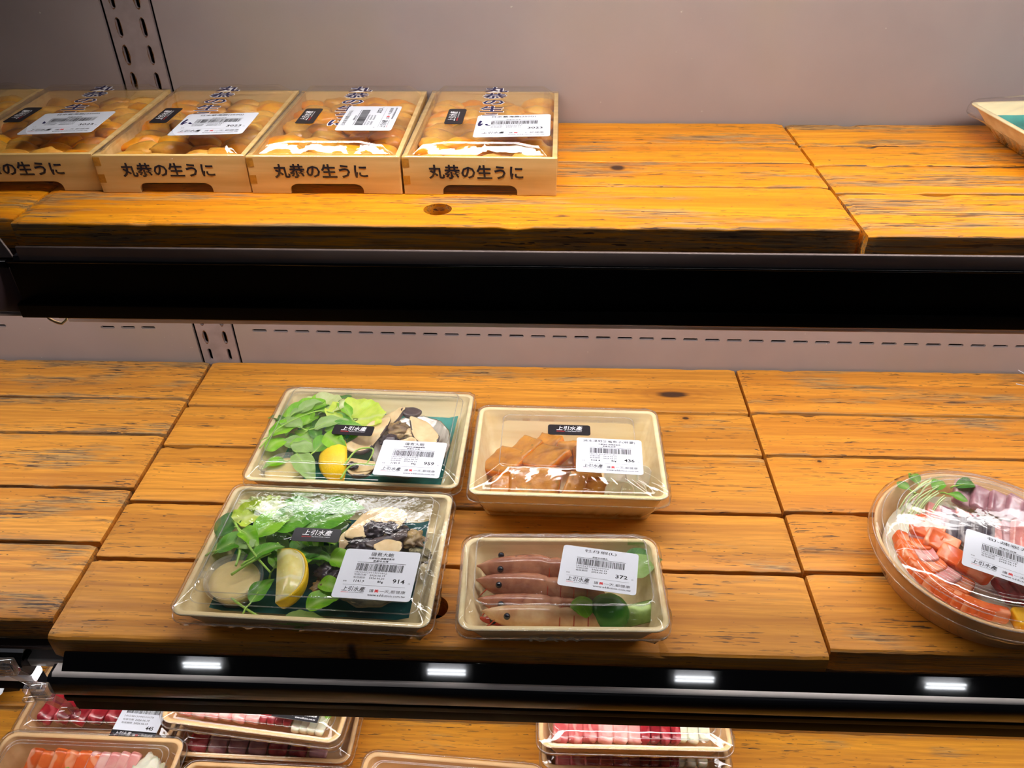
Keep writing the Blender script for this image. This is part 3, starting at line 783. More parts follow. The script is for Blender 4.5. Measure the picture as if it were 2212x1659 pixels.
def wrap(parent, w, d, zr, zt, inset, zlow=.004, under=.03, seed=0, crumple=.0012, sag=.001, mat=None, name='film_wrap', wb=None, db=None):
    """stretched film round the whole pack"""
    mat = mat or M['film']
    wb = wb or w - .04; db = db or d - .04
    def J(lst, amt):
        out = []
        for p in lst:
            q = p.copy(); k = amt * (2.4 if p.x > w * .42 else 1.0)
            q += Vector((noise.noise(p * 130 + Vector((seed, 0, 0))), noise.noise(p * 130 + Vector((0, seed, 9))), noise.noise(p * 150 + Vector((5, 0, seed))))) * k
            out.append(q)
        return out
    def rr(w_, d_, r_, z_, dz=None):
        base = rrect(w_, d_, r_, z_, 4)
        out = []
        for i, p in enumerate(base):
            q = base[(i + 1) % len(base)]; n_ = 4 if (q - p).length > .006 else 1
            for k in range(n_): out.append(p.lerp(q, k / n_))
        if dz:
            for p in out: p.z += dz(p)
        return out
    def norm(L):
        n = max(len(x) for x in L)
        assert all(len(x) == n for x in L), [len(x) for x in L]
        return L
    def resample(lst, n=200):
        m = len(lst); d_ = [0.0]
        for i in range(m): d_.append(d_[-1] + (lst[(i + 1) % m] - lst[i]).length)
        tot = d_[-1]; out = []; j = 0
        for k in range(n):
            t = tot * k / n
            while d_[j + 1] < t: j += 1
            out.append(lst[j].lerp(lst[(j + 1) % m], (t - d_[j]) / max(1e-9, d_[j + 1] - d_[j])))
        return out
    a, b_ = w - 2 * inset, d - 2 * inset
    W_, D_ = w + .0125, d + .0125
    L = [(rr(wb - under, db - under, .01, .0006), .0003), (rr(wb + .002, db + .002, .012, .0012), .0006), (rr((wb + W_) / 2, (db + D_) / 2, .012, zr * .5), crumple),
         (rr(W_ + .001, D_ + .001, .014, zr - .009), crumple), (rr(W_, D_, .014, zr - .003), crumple), (rr(W_ - .001, D_ - .001, .014, zr + .0015), crumple * .8), (rr(W_ - .006, D_ - .006, .013, zr + .0032), crumple * .7),
         (rr(a * .5 + W_ * .5, b_ * .5 + D_ * .5, .013, zr * .5 + zt * .5 + .0015), crumple * .6), (rr(a + .003, b_ + .003, .012, zt + .0004), .0004), (rr(a - .001, b_ - .001, .012, zt + .0012), .0003)]
    for s in (.92, .82, .7, .56, .42, .28, .14, .02):
        L.append((rr(a * s, b_ * s, .012 * s + .0002, zt + .0013, lambda p, s=s: -sag * (1 - s * s)), .0003))
    v, f = loft([J(resample(x), amt) for x, amt in L], False, True)
    return obj(name, v, f, mat, parent)

# =================================================================== FOOD SHAPES
def leaf_mesh(name, L, W, mat, seed, curl=.25, fold=.35, ripple=.0012, stem=.0, pw=.75, stem_mat=None, tip=0.0):
    nu, nv = 14, 8; v = []; f = []
    for i in range(nu + 1):
        t = i / nu; x = L * t
        w = W / 2 * (math.sin(math.pi * min(1, t ** pw)) ** .75 + .02) if 0 < t < 1 else W * .015
        for j in range(-nv // 2, nv // 2 + 1):
            s = j / (nv / 2); y = w * s
            z = fold * abs(y) + curl * L * (4 * t * (1 - t)) * .35 - curl * L * .25 * t * t + ripple * (1 + 2 * abs(s)) * noise.noise(Vector((x * 90 + seed, y * 90, seed * 1.3)))
            y += ripple * .8 * abs(s) * noise.noise(Vector((x * 160, s * 2, seed + 5)))
            v.append((x, y, z))
    m = nv + 1
    for i in range(nu):
        for j in range(nv): a = i * m + j; f.append((a, a + 1, a + m + 1, a + m))
    b = MB(); b.add(v, f, 0)
    if stem:
        b.tube([(-stem, -stem * .12, -.001), (-stem * .5, stem * .04, .0), (0, 0, curl * 0), (L * .35, 0, curl * L * .3)], .0011, 6, 1, taper=.5)
    return b.build(name, [mat, stem_mat or M['stem']])

def crinkle_mesh(name, rad, mat, seed, ax=1.0, ay=.8, amp=.004, bowl=.25):
    rings = []; nr, na = 12, 44
    v = [(0, 0, 0)]; f = []
    for i in range(1, nr + 1):
        t = i / nr
        for k in range(na):
            a = 2 * math.pi * k / na
            rr = rad * t * (1 + .16 * t * noise.noise(Vector((math.cos(a) * 2.2 + seed, math.sin(a) * 2.2, 3))) + .05 * t * math.sin(a * 9 + seed))
            x, y = rr * math.cos(a) * ax, rr * math.sin(a) * ay
            z = bowl * rr * t + amp * t * (noise.noise(Vector((x * 70 + seed, y * 70, 1))) * 1.6 + .5 * math.sin(a * 11 + seed) * t * t + .7 * noise.noise(Vector((x * 190, y * 190, seed))))
            v.append((x, y, z))
    for k in range(na): f.append((0, 1 + k, 1 + (k + 1) % na))
    for i in range(nr - 1):
        for k in range(na):
            a = 1 + i * na + k; b = 1 + i * na + (k + 1) % na; f.append((a, b, b + na, a + na))
    return obj(name, v, f, mat)

def blob(name, sx, sy, sz, mat, seed, amp=.15, fr=1.5, sub=4, parent=None, flat=None):
    bm = bmesh.new(); bmesh.ops.create_icosphere(bm, subdivisions=sub, radius=1)
    for p in bm.verts:
        n = 1 + amp * noise.noise(p.co * fr + Vector((seed, seed * .7, 0))) + amp * .4 * noise.noise(p.co * fr * 3 + Vector((seed, 0, 3)))
        p.co *= n
        if flat is not None and p.co.z < flat: p.co.z = flat
        p.co = Vector((p.co.x * sx, p.co.y * sy, p.co.z * sz))
    bm.verts.ensure_lookup_table()
    v = [p.co.copy() for p in bm.verts]; f = [[q.index for q in x.verts] for x in bm.faces]; bm.free()
    return obj(name, v, f, mat, parent)

def slab(name, pts, th, mats, bend=0.0, seed=0, parent=None, dome=0.0, rnd_=1e9):
    """thick slice with the given outline: face mat, edge mat"""
    n = len(pts); cx = sum(p[0] for p in pts) / n; cy = sum(p[1] for p in pts) / n
    # smooth outline
    P = round_poly(pts, rnd_, 4)
    n = len(P); b = MB()
    def zz(x, y): return bend * (x - cx) ** 2 * 60 + .0006 * noise.noise(Vector((x * 160 + seed, y * 160, seed)))
    rings = []; mi = []
    for s, z in ((.02, -.5), (.5, -.5), (.93, -.5), (1.0, -.32), (1.0, .32), (.93, .5), (.75, .5 + dome * .3), (.5, .5 + dome * .6), (.25, .5 + dome * .9), (.02, .5 + dome)):
        rings.append([Vector((cx + (x - cx) * s, cy + (y - cy) * s, zz(cx + (x - cx) * s, cy + (y - cy) * s) + th * z)) for x, y in P])
    v, f = loft(rings, True, True)
    m = []
    for i in range(9): m += [1 if i in (2, 3) or (i == 4 and noise.noise(Vector((k * .22, seed, 1))) > .05) else 0 for k in range(n)]
    m += [0, 0]
    if not isinstance(mats, (list, tuple)): mats = [mats, mats]
    return obj(name, v, f, list(mats), parent, True, m)

def wedge(label, L, r, ang, fr, loc, rot, group=None):
    """lemon wedge lying along x: peel part and flesh part"""
    t = empty('lemon_wedge'); tag(t, label, 'lemon', group)
    def shell(r0, r1, a0, a1, n=22, m=10):
        out = [];
        for i in range(n + 1):
            u = -1 + 2 * i / n; k = max(.03, math.sqrt(max(0, 1 - abs(u) ** 2.3)))
            sec = [Vector((L / 2 * u, r1 * k * math.cos(R(a0 + (a1 - a0) * j / m)), r1 * k * math.sin(R(a0 + (a1 - a0) * j / m)))) for j in range(m + 1)]
            ki = r0 * k
            sec += [Vector((L / 2 * u * .97, ki * math.cos(R(a1 + (a0 - a1) * j / m)), ki * math.sin(R(a1 + (a0 - a1) * j / m)))) for j in range(m + 1)]
            out.append(sec)
        return loft(out, True, True)
    a0, a1 = 90 - ang / 2, 90 + ang / 2
    v, f = shell(r * .93, r, a0, a1); obj('peel', v, f, M['lemon_peel'], t)
    v, f = shell(r * .86, r * .93, a0 + .5, a1 - .5); obj('pith', v, f, M['lemon_pith'], t)
    v, f = shell(r * .03, r * .86, a0, a1); obj('pulp', v, f, M['lemon_flesh'], t)
    put(t, fr, loc, rot); return t

def stem(label, pts, r, fr, mat='stem', group=None, name='pea_shoot', cat='shoot'):
    b = MB()
    P = [Vector(p) for p in pts]; Q = []
    for i in range(len(P) - 1):
        p0, p1, p2, p3 = P[max(0, i - 1)], P[i], P[i + 1], P[min(len(P) - 1, i + 2)]
        for k in range(6):
            t = k / 6; Q.append(.5 * ((2 * p1) + (p2 - p0) * t + (2 * p0 - 5 * p1 + 4 * p2 - p3) * t * t + (3 * p1 - p0 - 3 * p2 + p3) * t ** 3))
    Q.append(P[-1]); b.tube(Q, r, 7, taper=.7)
    o = b.build(name, M[mat]); tag(o, label, cat, group); put(o, fr, (0, 0, 0)); return o

def sauce_cup(label, fr, loc, r=.025, h=.022, tilt=(0, 0, 0)):
    t = empty('sauce_cup'); tag(t, label, 'sauce cup')
    v, f = loft([circ(r * .76, 0, 40), circ(r * .80, .001, 40), circ(r * .97, h - .001, 40), circ(r * .99, h, 40)], True, False); obj('cup_wall', v, f, M['cup'], t)
    v, f = loft([circ(r * .74, .001, 40), circ(r * .86, h * .55, 40), circ(r * .93, h * .80, 40), circ(r * .6, h * .82, 40)], True, True); obj('sauce', v, f, M['sauce'], t)
    v, f = loft([circ(r * 1.04, h - .003, 48), circ(r * 1.08, h - .0025, 48), circ(r * 1.09, h + .0002, 48), circ(r * 1.06, h + .0016, 48), circ(r * .98, h + .0018, 48), circ(r * .95, h - .0006, 48), circ(r * .90, h - .0008, 48), circ(r * .5, h - .0004, 48), circ(r * .02, h - .0003, 48)], False, True)
    obj('cup_lid', v, f, M['cup'], t)
    b = MB(); b.box(-r * 1.3, -r * 1.05, -.004, .004, h - .001, h + .0002, b=.0003); b.build('lid_tab', M['cup'], t)
    put(t, fr, loc, tilt); return t

def shell_dish(label, fr, loc, rot, rx, ry, depth=.018, lining=None):
    t = empty('abalone_shell'); tag(t, label, 'shell')
    def ring(s, z, j, wob=.05): 
        out = []
        for k in range(48):
            a = 2 * math.pi * k / 48; w = 1 + wob * noise.noise(Vector((math.cos(a) * 2, math.sin(a) * 2, j))) + .02 * math.sin(a * 13) * (s > .8)
            out.append(Vector((rx * s * w * math.cos(a), ry * s * w * math.sin(a), z + (.0014 * noise.noise(Vector((math.cos(a) * 4, math.sin(a) * 4, s * 6))) if s > .3 else 0))))
        return out
    v, f = loft([ring(.25, 0, 1), ring(.55, .002, 1), ring(.8, depth * .45, 1), ring(.95, depth * .85, 1), ring(1.0, depth, 1), ring(.97, depth + .0008, 1)], True, False)
    obj('outer_crust', v, f, M['shell'], t)
    v, f = loft([ring(.97, depth + .0008, 1), ring(.93, depth * .96, 1), ring(.84, depth * .65, 1), ring(.6, depth * .3, 1), ring(.3, .003, 1)], False, True)
    obj('pearly_lining', v, f, lining or M['nacre'], t)
    put(t, fr, loc, rot); return t

# =================================================================== SEA URCHIN BOXES
UW, UD, UH = .1395, .208, .0350
_lobe_mesh = []
for i in range(5):
    o = blob('lobe', .0200, .0098, .0074, M['uni'] if i % 2 else M['uni_b'], i * 3.1, .22, 1.6, 3)
    for p in o.data.vertices:
        p.co.z += -.16 * (p.co.x / .02) ** 2 * .012; p.co.y *= 1 - .25 * (p.co.x / .02)
    _lobe_mesh.append(o.data); bpy.data.objects.remove(o)

def uni_box(cx, yfront, rz, label, price_kind, which, shift=(0, 0)):
    t = empty('sea_urchin_box', (cx, yfront, Z1 + .0002), rz); tag(t, label, 'seafood box', 'sea urchin boxes on the upper shelf')
    # front board with its arch, back board alike
    def arch():
        w, h = UW / 2, UH
        n0, n1, hh = -.034, .034, .0092
        pts = [(-w, 0), (n0, 0)]
        for k in range(6): a = R(180 - 90 * k / 5); pts.append((n0 + .008 + .008 * math.cos(a) , hh - .006 + .006 * math.sin(a)))
        for k in range(6): a = R(90 - 90 * k / 5); pts.append((n1 - .008 + .008 * math.cos(a), hh - .006 + .006 * math.sin(a)))
        pts += [(n1, 0), (w, 0), (w, h), (-w, h)]
        return pts
    for nm, y in (('front_board', .0022), ('back_board', UD - .0022)):
        v, f = plate([arch()], .0044, .0004)
        obj(nm, [(p[0], y - p[2], p[1]) for p in v], f, M['uni_wood'], t, False)
    for s in (-1, 1):
        b = MB(); b.box(s * UW / 2 - (.0044 if s > 0 else 0), s * UW / 2 + (.0044 if s < 0 else 0), .0046, UD - .0046, 0, UH, b=.0004)
        b.build('side_board', M['uni_wood'], t, False)
    b = MB(); b.box(-UW / 2 + .004, UW / 2 - .004, .004, UD - .004, .0110, .0135); b.build('bottom_board', M['uni_in'], t, False)
    b = MB(); b.box(-UW / 2 - .0001, -UW / 2 + .0062, -.0002, .0044, .0255, .0335); b.build('finger_joint', M['uni_end'], t, False)
    b = MB(); b.box(-UW / 2 - .0001, -UW / 2 + .0062, -.0002, .0044, .0095, .0175); b.build('finger_joint', M['uni_end'], t, False)
    b = MB(); write(b, '丸恭の生うに', -.003, .0148, w=.086, h=.0135, align='c', bold=.026, shear=-.08)
    o = b.build('front_lettering', M['brush'], t, False); o.location = (0, -.0003, 0); o.rotation_euler = (R(90), 0, 0)
    # lid: clear tray-shaped cover standing in the frame
    a, d = UW - .0125, UD - .0115
    zc = UH - .002; zt = UH + .0095; cy = UD / 2
    L = [rrect(a, d, .004, zc, cy=cy), rrect(a - .001, d - .001, .004, zc + .001, cy=cy), rrect(UW - .0305, UD - (.0315 if which > 2 else .040), .004, zt - .0004, cy=cy), rrect(a - .019, d - (.021 if which > 2 else .030), .005, zt, cy=cy)]
    for s in (.9, .75, .55, .35, .15, .02): L.append(rrect((a - .018) * s, (d - .030) * s, .006 * s + .0002, zt - .0004 * (1 - s), cy=cy))
    v, f = loft(L, False, True); obj('lid', v, f, M['crisp'], t)
    # film round box and lid
    def rr(w_, d_, z_, amt):
        base = rrect(w_, d_, .003, z_, 3, 0, cy); out = []
        for i, p in enumerate(base):
            q = base[(i + 1) % len(base)]; n_ = 5 if (q - p).length > .006 else 1
            for k in range(n_):
                g = p.lerp(q, k / n_); g += Vector((noise.noise(g * 90 + Vector((which, 0, 0))), noise.noise(g * 90 + Vector((0, which, 0))), noise.noise(g * 90 + Vector((0, 0, which))))) * amt; out.append(g)
        return out
    def resample(lst, n=160):
        m = len(lst); d_ = [0.0]
        for i in range(m): d_.append(d_[-1] + (lst[(i + 1) % m] - lst[i]).length)
        out = []; j = 0
        for k in range(n):
            tt = d_[-1] * k / n
            while d_[j + 1] < tt: j += 1
            out.append(lst[j].lerp(lst[(j + 1) % m], (tt - d_[j]) / max(1e-9, d_[j + 1] - d_[j])))
        return out
    LL = [rr(UW + .0010, UD + .0012, .0012, .0002), rr(UW + .0014, UD + .0018, UH * .5, .0004), rr(UW + .0022, UD + .0030, UH - .0062, .0003), rr(UW + .0014, UD + .0018, UH - .0048, .0003), rr(UW + .0010, UD + .0012, UH + .0004, .0002), rr(UW - .0090, UD - .0090, UH + .0005, .0002 if which > 2 else .0010), rr(UW - .0098, UD - .0098, UH + .0009, .00006 if which > 2 else .0010), rr(UW - .0290, UD - .0290, zt + .0000, .00005 if which > 2 else .0011),
          rr(UW - .0300, UD - .0300, zt + .0004, .00005 if which > 2 else .0011), rr(UW - .034, UD - .034, zt + .0008, .0002)]
    for s in (.8, .6, .4, .2, .02): LL.append(rr((a - .024) * s, (d - .03) * s, zt + .0009, .0002))
    v, f = loft([resample(x) for x in LL], False, True); obj('film_wrap', v, f, M['film_tight'], t)
    # vertical lettering on the lid: white outline with indigo strokes
    zl = zt + .0013
    for bold, mat, z, nm in ((.05, 'white_ink', zl, 'lid_lettering_outline'), (.016, 'indigo', zl + .0002, 'lid_lettering')):
        b = MB(); n_ = 6
        for i, ch in enumerate('丸恭の生うに'):
            yy = .174 - i * .0225; big = .0215
            v_, f_, bw, bh = text_vf(ch, bold, 2)
            v0, f0, bw0, bh0 = text_vf(ch, .016, 2)
            sc = big / 1.0
            b.add([((p[0] - bw / 2) * sc * 1.15, yy + (p[1] - bh / 2) * sc * .92, 0) for p in v_], f_)
        o = b.build(nm, M[mat], t, False); o.location = (shift[0], 0, z)
    brand_label(t, (-.0295, .082, zl + .0002), (0, 0, 90), .047, .0175)
    if price_kind == 'h':
        price_label(t, (.0275, .0545, zl + .0006), (1.0, -1.5, 0), '日本紫海膽(250G)', '3023', '140005103023000' + str(810 + which), ('2026.06.19', '2026.06.19'), None, '日本', w=.0705, h=.060, tw=.60, seed=30 + which, note=False)
    else:
        price_label(t, (.031, .0745, zl + .0006), (0, 0, 90), '日本紫海膽(250G)', '3023', '140005103023000' + str(810 + which), ('2026.06.19', '2026.06.19'), None, '日本', w=.0740, h=.053, tw=.60, seed=30 + which, note=False)
    fr = t.matrix_basis.copy()
    rnd = random.Random(which * 11)
    x_lo = -99
    ix = 0
    for row_ in range(9):
        for col in range(4):
            lx = -.049 + col * .0325 + rnd.uniform(-.003, .003) + (.004 if row_ % 2 else -.004); ly = .020 + row_ * .0207 + rnd.uniform(-.002, .002)
            lx = max(-.0500, min(.0500, lx))
            if fr.to_translation().x + lx < -.585: continue
            o = bpy.data.objects.new('sea_urchin_lobe', rnd.choice(_lobe_mesh)); C.objects.link(o)
            tag(o, 'orange sea urchin lobe inside ' + SHORT[which], 'sea urchin', 'sea urchin lobes in ' + SHORT[which])
            # upper layer leans on the one behind it
            put(o, fr, (lx, ly, .0238 + rnd.uniform(-.0012, .0020)), (rnd.uniform(-20, 20), rnd.uniform(-14, 14), rnd.choice((0, 180)) + rnd.uniform(-35, 35)), rnd.uniform(.92, 1.12))
    return t
SHORT = {0: 'the cut-off box at the left edge', 1: 'the leftmost nearly whole box', 2: 'the second whole box', 3: 'the box with sideways label', 4: 'the rightmost sea urchin box'}
uni_box(-.6270, .6915, 2.6, 'sea urchin box cut off by the left edge, behind its neighbours', 'h', 0, (.012, 0))
uni_box(-.4820, .6890, 2.2, 'wooden sea urchin box with creased film across its front, leftmost lettered front', 'h', 1, (.012, 0))
uni_box(-.3398, .6880, .9, 'wooden sea urchin box with a peeling price label and torn film at its arch', 'h', 2, (.004, 0))
uni_box(-.1985, .6875, .3, 'wooden sea urchin box whose white price label is stuck on sideways', 'v', 3, (.004, 0))
uni_box(-.0570, .6870, -.9, 'wooden sea urchin box at the right end of the row, label lying straight', 'h', 4, (.004, 0))

# =================================================================== ABALONE SALAD PACKS
FR_REAR = frame((-.2015, .7045, .0003), -1.7)
FR_FRONT = frame((-.2105, .5255, .0003), -1.9)
def salad_pack(label, fr, seed, dark=False):
    t = empty('abalone_salad_pack'); tag(t, label, 'food pack', 'abalone salad packs'); t.matrix_world = fr
    W_, D_ = .230, .163
    tray(t, W_, D_, .034, .205, .138, M['pulp'], r=.007)
    lid(t, W_, D_, .034, .0475, .013, r=.007, sag=.0008, top_r=.009)
    wrap(t, W_, D_, .034, .0475, .013, seed=seed, wb=.205, db=.138, crumple=.0018 if dark else .0012, sag=.0012)
    return t
t = salad_pack('rear abalone salad pack with yellow lemon peel showing, priced 959', FR_REAR, 3)
price_label(t, (.0640, -.0575, .0500), (0, 0, -1.5), '磯煮大鮑', '959', '140000520959000841', ('2026.06.19', '2026.06.20'), ('1141.9', '84g'), seed=4)
brand_label(t, (-.0100, -.0132, .0500), (0, 0, -1.5))
t = salad_pack('front abalone salad pack with cut lemon face and sauce cup, priced 914', FR_FRONT, 8, True)
price_label(t, (.0645, -.0405, .0500), (0, 0, -1.0), '磯煮大鮑', '914', '140000520914000802', ('2026.06.19', '2026.06.20'), ('1141.9', '80g'), seed=9)
brand_label(t, (-.0050, .0044, .0500), (0, 0, 0))

def paper_liner(label, fr, w, d, loc, mat, rot=0):
    b = MB(); nx, ny = 16, 12; v = []; f = []
    for i in range(nx + 1):
        for j in range(ny + 1):
            x, y = (i / nx - .5) * w, (j / ny - .5) * d
            e = max(0, (abs(x) - w * .44), (abs(y) - d * .44)); v.append((x, y, e * 1.0 + .0006 * noise.noise(Vector((x * 50, y * 50, w)))))
    for i in range(nx):
        for j in range(ny): a = i * (ny + 1) + j; f.append((a, a + ny + 1, a + ny + 2, a + 1))
    o = obj('paper_liner', v, f, mat); tag(o, label, 'liner'); put(o, fr, loc, (0, 0, rot)); return o
paper_liner('teal paper liner under the food of the rear abalone pack', FR_REAR, .190, .126, (.003, .002, .0056), M['teal'], -2)
paper_liner('dark teal paper liner under the food of the front abalone pack', FR_FRONT, .190, .124, (0, 0, .0056), M['teal_dark'], 0)

def leaf(fr, x, y, z, L, W, rz, mat, seed, label, tilt=(0, 0), curl=.25, fold=.3, stem_=0.0, group=None, cat='leaf', name='salad_leaf', pw=.75, ripple=.0012):
    o = leaf_mesh(name, L, W, M[mat], seed, curl, fold, ripple, stem_, pw)
    tag(o, label, cat, group); put(o, fr, (x, y, z), (tilt[0], tilt[1], rz)); return o
GR = 'small salad leaves of the rear abalone pack'; LR = 'small green salad leaf in the rear abalone pack'
# rear pack: named leaves
f_ = FR_REAR
leaf(f_, -.108, .020, .026, .068, .030, 46, 'leaf_bright', 1, 'large bright spinach leaf along the top left corner of the rear pack', (0, -4), .2, .25)
leaf(f_, -.104, .030, .030, .058, .026, 30, 'leaf_bright', 2, 'long bright leaf under the pale lettuce in the rear pack', (10, -6), .2, .3)
o = crinkle_mesh('lettuce_leaf', .023, M['lettuce_pale'], 4, 1.25, .75, .003); tag(o, 'pale folded lettuce leaf at the top middle of the rear pack', 'leaf'); put(o, f_, (-.062, .050, .033), (12, -6, -12))
o = crinkle_mesh('lettuce_leaf', .034, M['lettuce'], 7, 1.05, .95, .0045); tag(o, 'big yellow green crinkled lettuce leaf beside the abalone', 'leaf'); put(o, f_, (-.020, .030, .031), (0, 4, 10))
leaf(f_, -.080, -.030, .038, .036, .032, 12, 'leaf_sage', 3, 'round sage coloured leaf, underside up, above the sauce in the rear pack', (0, 0), .2, -.15, 0, pw=.9)
leaf(f_, -.108, -.036, .034, .030, .022, 55, 'leaf_bright', 5, 'round bright leaf at the left wall of the rear pack', (0, 0), .2, .1, 0, pw=.9)
leaf(f_, -.060, -.002, .041, .042, .018, 30, 'leaf_sage', 6, 'narrow sage leaf pointing up in the middle of the rear pack', (0, 0), .3, .2, .012)
leaf(f_, -.050, -.036, .036, .030, .024, 60, 'leaf_green', 8, 'cupped green leaf left of the lemon in the rear pack', (0, 0), .3, .3, .010, pw=.9)
leaf(f_, -.044, -.012, .041, .040, .022, -40, 'leaf_bright', 9, 'bright pointed leaf leaning over the lemon of the rear pack', (20, 0), .3, .2)
leaf(f_, -.070, -.040, .036, .052, .024, -55, 'leaf_sage', 10, 'long sage leaf reaching to the front wall of the rear pack', (0, 4), .2, .25, .006)
leaf(f_, -.112, -.012, .034, .050, .024, 40, 'leaf_bright', 11, 'long bright leaf with a pale stem at the left of the rear pack', (0, 0), .25, .3, .01)
leaf(f_, -.048, -.002, .038, .045, .018, 15, 'leaf_green', 12, 'dark green leaf just left of the black brand label of the rear pack', (0, 0), .25, .3)
rnd = random.Random(5)
for i in range(46):
    x, y = rnd.uniform(-.100, -.020), rnd.uniform(-.045, .062)
    if y < -.02 and x > -.04: x -= .03
    leaf(f_, x, y, rnd.uniform(.013, .036), rnd.uniform(.020, .038), rnd.uniform(.011, .021), rnd.uniform(0, 360), rnd.choice(('leaf_green', 'leaf_bright', 'leaf_deep', 'leaf_sage', 'leaf_bright')), i + 20, LR, (rnd.uniform(-15, 15), rnd.uniform(-12, 12)), .25, .3, rnd.choice((0, .01)), GR)
stem('long pale green stem crossing the salad of the rear pack', [(-.112, -.040, .041), (-.098, -.004, .044), (-.066, .026, .044), (-.045, .030, .040)], .0009, f_)
stem('hooked yellow green stem on the abalone of the rear pack', [(-.010, -.062, .040), (.000, -.040, .044), (.018, -.038, .044), (.014, -.060, .040)], .0011, f_)
stem('curved yellow green stem in front of the abalone of the rear pack', [(-.010, -.080, .036), (.000, -.064, .043), (.030, -.062, .042)], .0012, f_)
wedge('lemon wedge lying peel up in the rear abalone pack', .068, .027, 84, f_, (-.0215, -.0390, .0170), (22, 0, -74))
sauce_cup('small sauce cup lying flat under the leaves of the rear pack', f_, (-.0810, -.0560, .0062), .0240, .021)
shell_dish('oval abalone shell in the rear pack', f_, (.0540, -.0080, .0085), (0, 0, -6), .0450, .0560, .017)
def ab(fr, pts, z, tilt, label, th=.006, bend=.0, seed=0, group=None, mats=('ab_meat', 'ab_edge')):
    cx = sum(p[0] for p in pts) / len(pts); cy = sum(p[1] for p in pts) / len(pts)
    o = slab('abalone_slice', [(p[0] - cx, p[1] - cy) for p in pts], th, [M[mats[0]], M[mats[1]]], bend, seed)
    tag(o, label, 'abalone', group); put(o, fr, (cx, cy, z), tilt); return o
ab(f_, [(.004, .030), (.030, .060), (.040, .052), (.028, .026), (.010, .010)], .026, (0, -5, 0), 'cream abalone slice at the top of the rear pack', .006, .4, 1)
ab(f_, [(.000, .026), (.026, .032), (.022, .008), (.006, -.030), (-.022, -.036), (-.006, -.004)], .031, (4, 6, 0), 'long cream abalone slice at the left rim of the rear shell', .006, .3, 2)
ab(f_, [(.044, .030), (.068, .032), (.088, -.004), (.080, -.016), (.056, -.006)], .030, (0, 8, 0), 'broad cream abalone slice at the right of the rear shell', .006, .3, 3)
ab(f_, [(.040, -.010), (.058, -.004), (.066, -.020), (.046, -.024)], .034, (0, -12, 10), 'grey edged abalone slice above the price label of the rear pack', .005, .3, 4)
ab(f_, [(-.014, -.044), (.006, -.040), (.026, -.050), (.020, -.066), (-.006, -.070)], .029, (0, 0, 0), 'cream abalone slice at the front left of the rear shell', .006, .3, 6)
ab(f_, [(.030, .052), (.046, .060), (.060, .050), (.050, .040), (.036, .042)], .029, (0, 5, 0), 'small dark edged abalone slice at the back of the rear shell', .005, .2, 7, mats=('ab_edge', 'ab_edge'))
for (x, y, z, s, mt, lb) in ((.036, .012, .032, .011, 'ab_brown', 'crumbly brown abalone piece in the middle of the rear shell'), (.028, -.008, .032, .0085, 'ab_dark', 'dark abalone innards left of the middle in the rear shell'),
                         (.050, .008, .031, .008, 'ab_meat', 'cream lump in the middle of the rear shell'), (.044, -.016, .031, .008, 'ab_dark', 'black innards against the price label in the rear pack'), (-.002, -.058, .036, .005, 'ab_dark', 'small black piece at the front left of the rear shell')):
    o = blob('abalone_piece', s * 1.2, s, s * .6, M[mt], x * 900, .5, 2.2, 4); tag(o, lb, 'abalone'); put(o, f_, (x, y, z))

# front pack
f_ = FR_FRONT
GF = 'small salad leaves of the front abalone pack'; LF = 'small green salad leaf in the front abalone pack'
o = crinkle_mesh('lettuce_leaf', .0175, M['lettuce_pale'], 14, 1.5, .5, .003); tag(o, 'pale lettuce rib at the top left of the front pack', 'leaf'); put(o, f_, (-.076, .053, .036), (8, 0, -5))
o = crinkle_mesh('lettuce_leaf', .022, M['lettuce'], 17, 1.2, .7, .004); tag(o, 'curly lettuce edge at the upper left of the front pack', 'leaf'); put(o, f_, (-.080, .044, .034), (12, 8, 40))
leaf(f_, -.060, .020, .038, .055, .036, 28, 'leaf_green', 31, 'wide green leaf behind the brand label of the front pack', (0, 0), .15, .2)
leaf(f_, -.026, .018, .039, .058, .036, 35, 'leaf_green', 32, 'wide green leaf right of the brand label of the front pack', (0, 0), .15, .2)
leaf(f_, -.070, .008, .038, .048, .030, 55, 'leaf_bright', 33, 'pale green leaf with a folded tip at the upper left of the front pack', (0, 0), .25, .25)
leaf(f_, -.020, .050, .036, .050, .024, 10, 'leaf_green', 34, 'long green leaf along the back wall of the front pack', (0, 0), .2, .3)
leaf(f_, -.086, .014, .041, .030, .018, -38, 'leaf_bright', 35, 'upturned bright leaf above the sauce cup', (0, 0), .3, .3, .010)
leaf(f_, -.104, -.010, .036, .046, .022, 30, 'leaf_green', 36, 'green leaf at the left wall above the sauce cup', (0, 0), .25, .25, .01)
leaf(f_, -.110, .010, .034, .040, .024, 70, 'leaf_deep', 37, 'dark green leaf at the left wall of the front pack', (0, 0), .2, .2)
leaf(f_, -.064, -.022, .040, .034, .018, 40, 'leaf_green', 38, 'jagged green leaf tip left of the cut lemon', (0, 0), .3, .3, .010)
leaf(f_, -.054, -.060, .024, .034, .018, 70, 'leaf_green', 39, 'green leaf between sauce cup and lemon at the front', (0, 0), .3, .2, .014)
leaf(f_, .004, -.036, .026, .026, .018, -10, 'leaf_bright', 40, 'bright leaf right of the cut lemon, upper one', (0, 0), .25, .25)
leaf(f_, .000, -.064, .024, .034, .022, 36, 'leaf_bright', 41, 'bright leaf right of the cut lemon, lower one', (0, 0), .2, .25)
leaf(f_, -.020, -.072, .020, .040, .014, 2, 'leaf_sage', 42, 'sage leaf squeezed along the front wall of the front pack', (30, 0), .1, .2, .02)
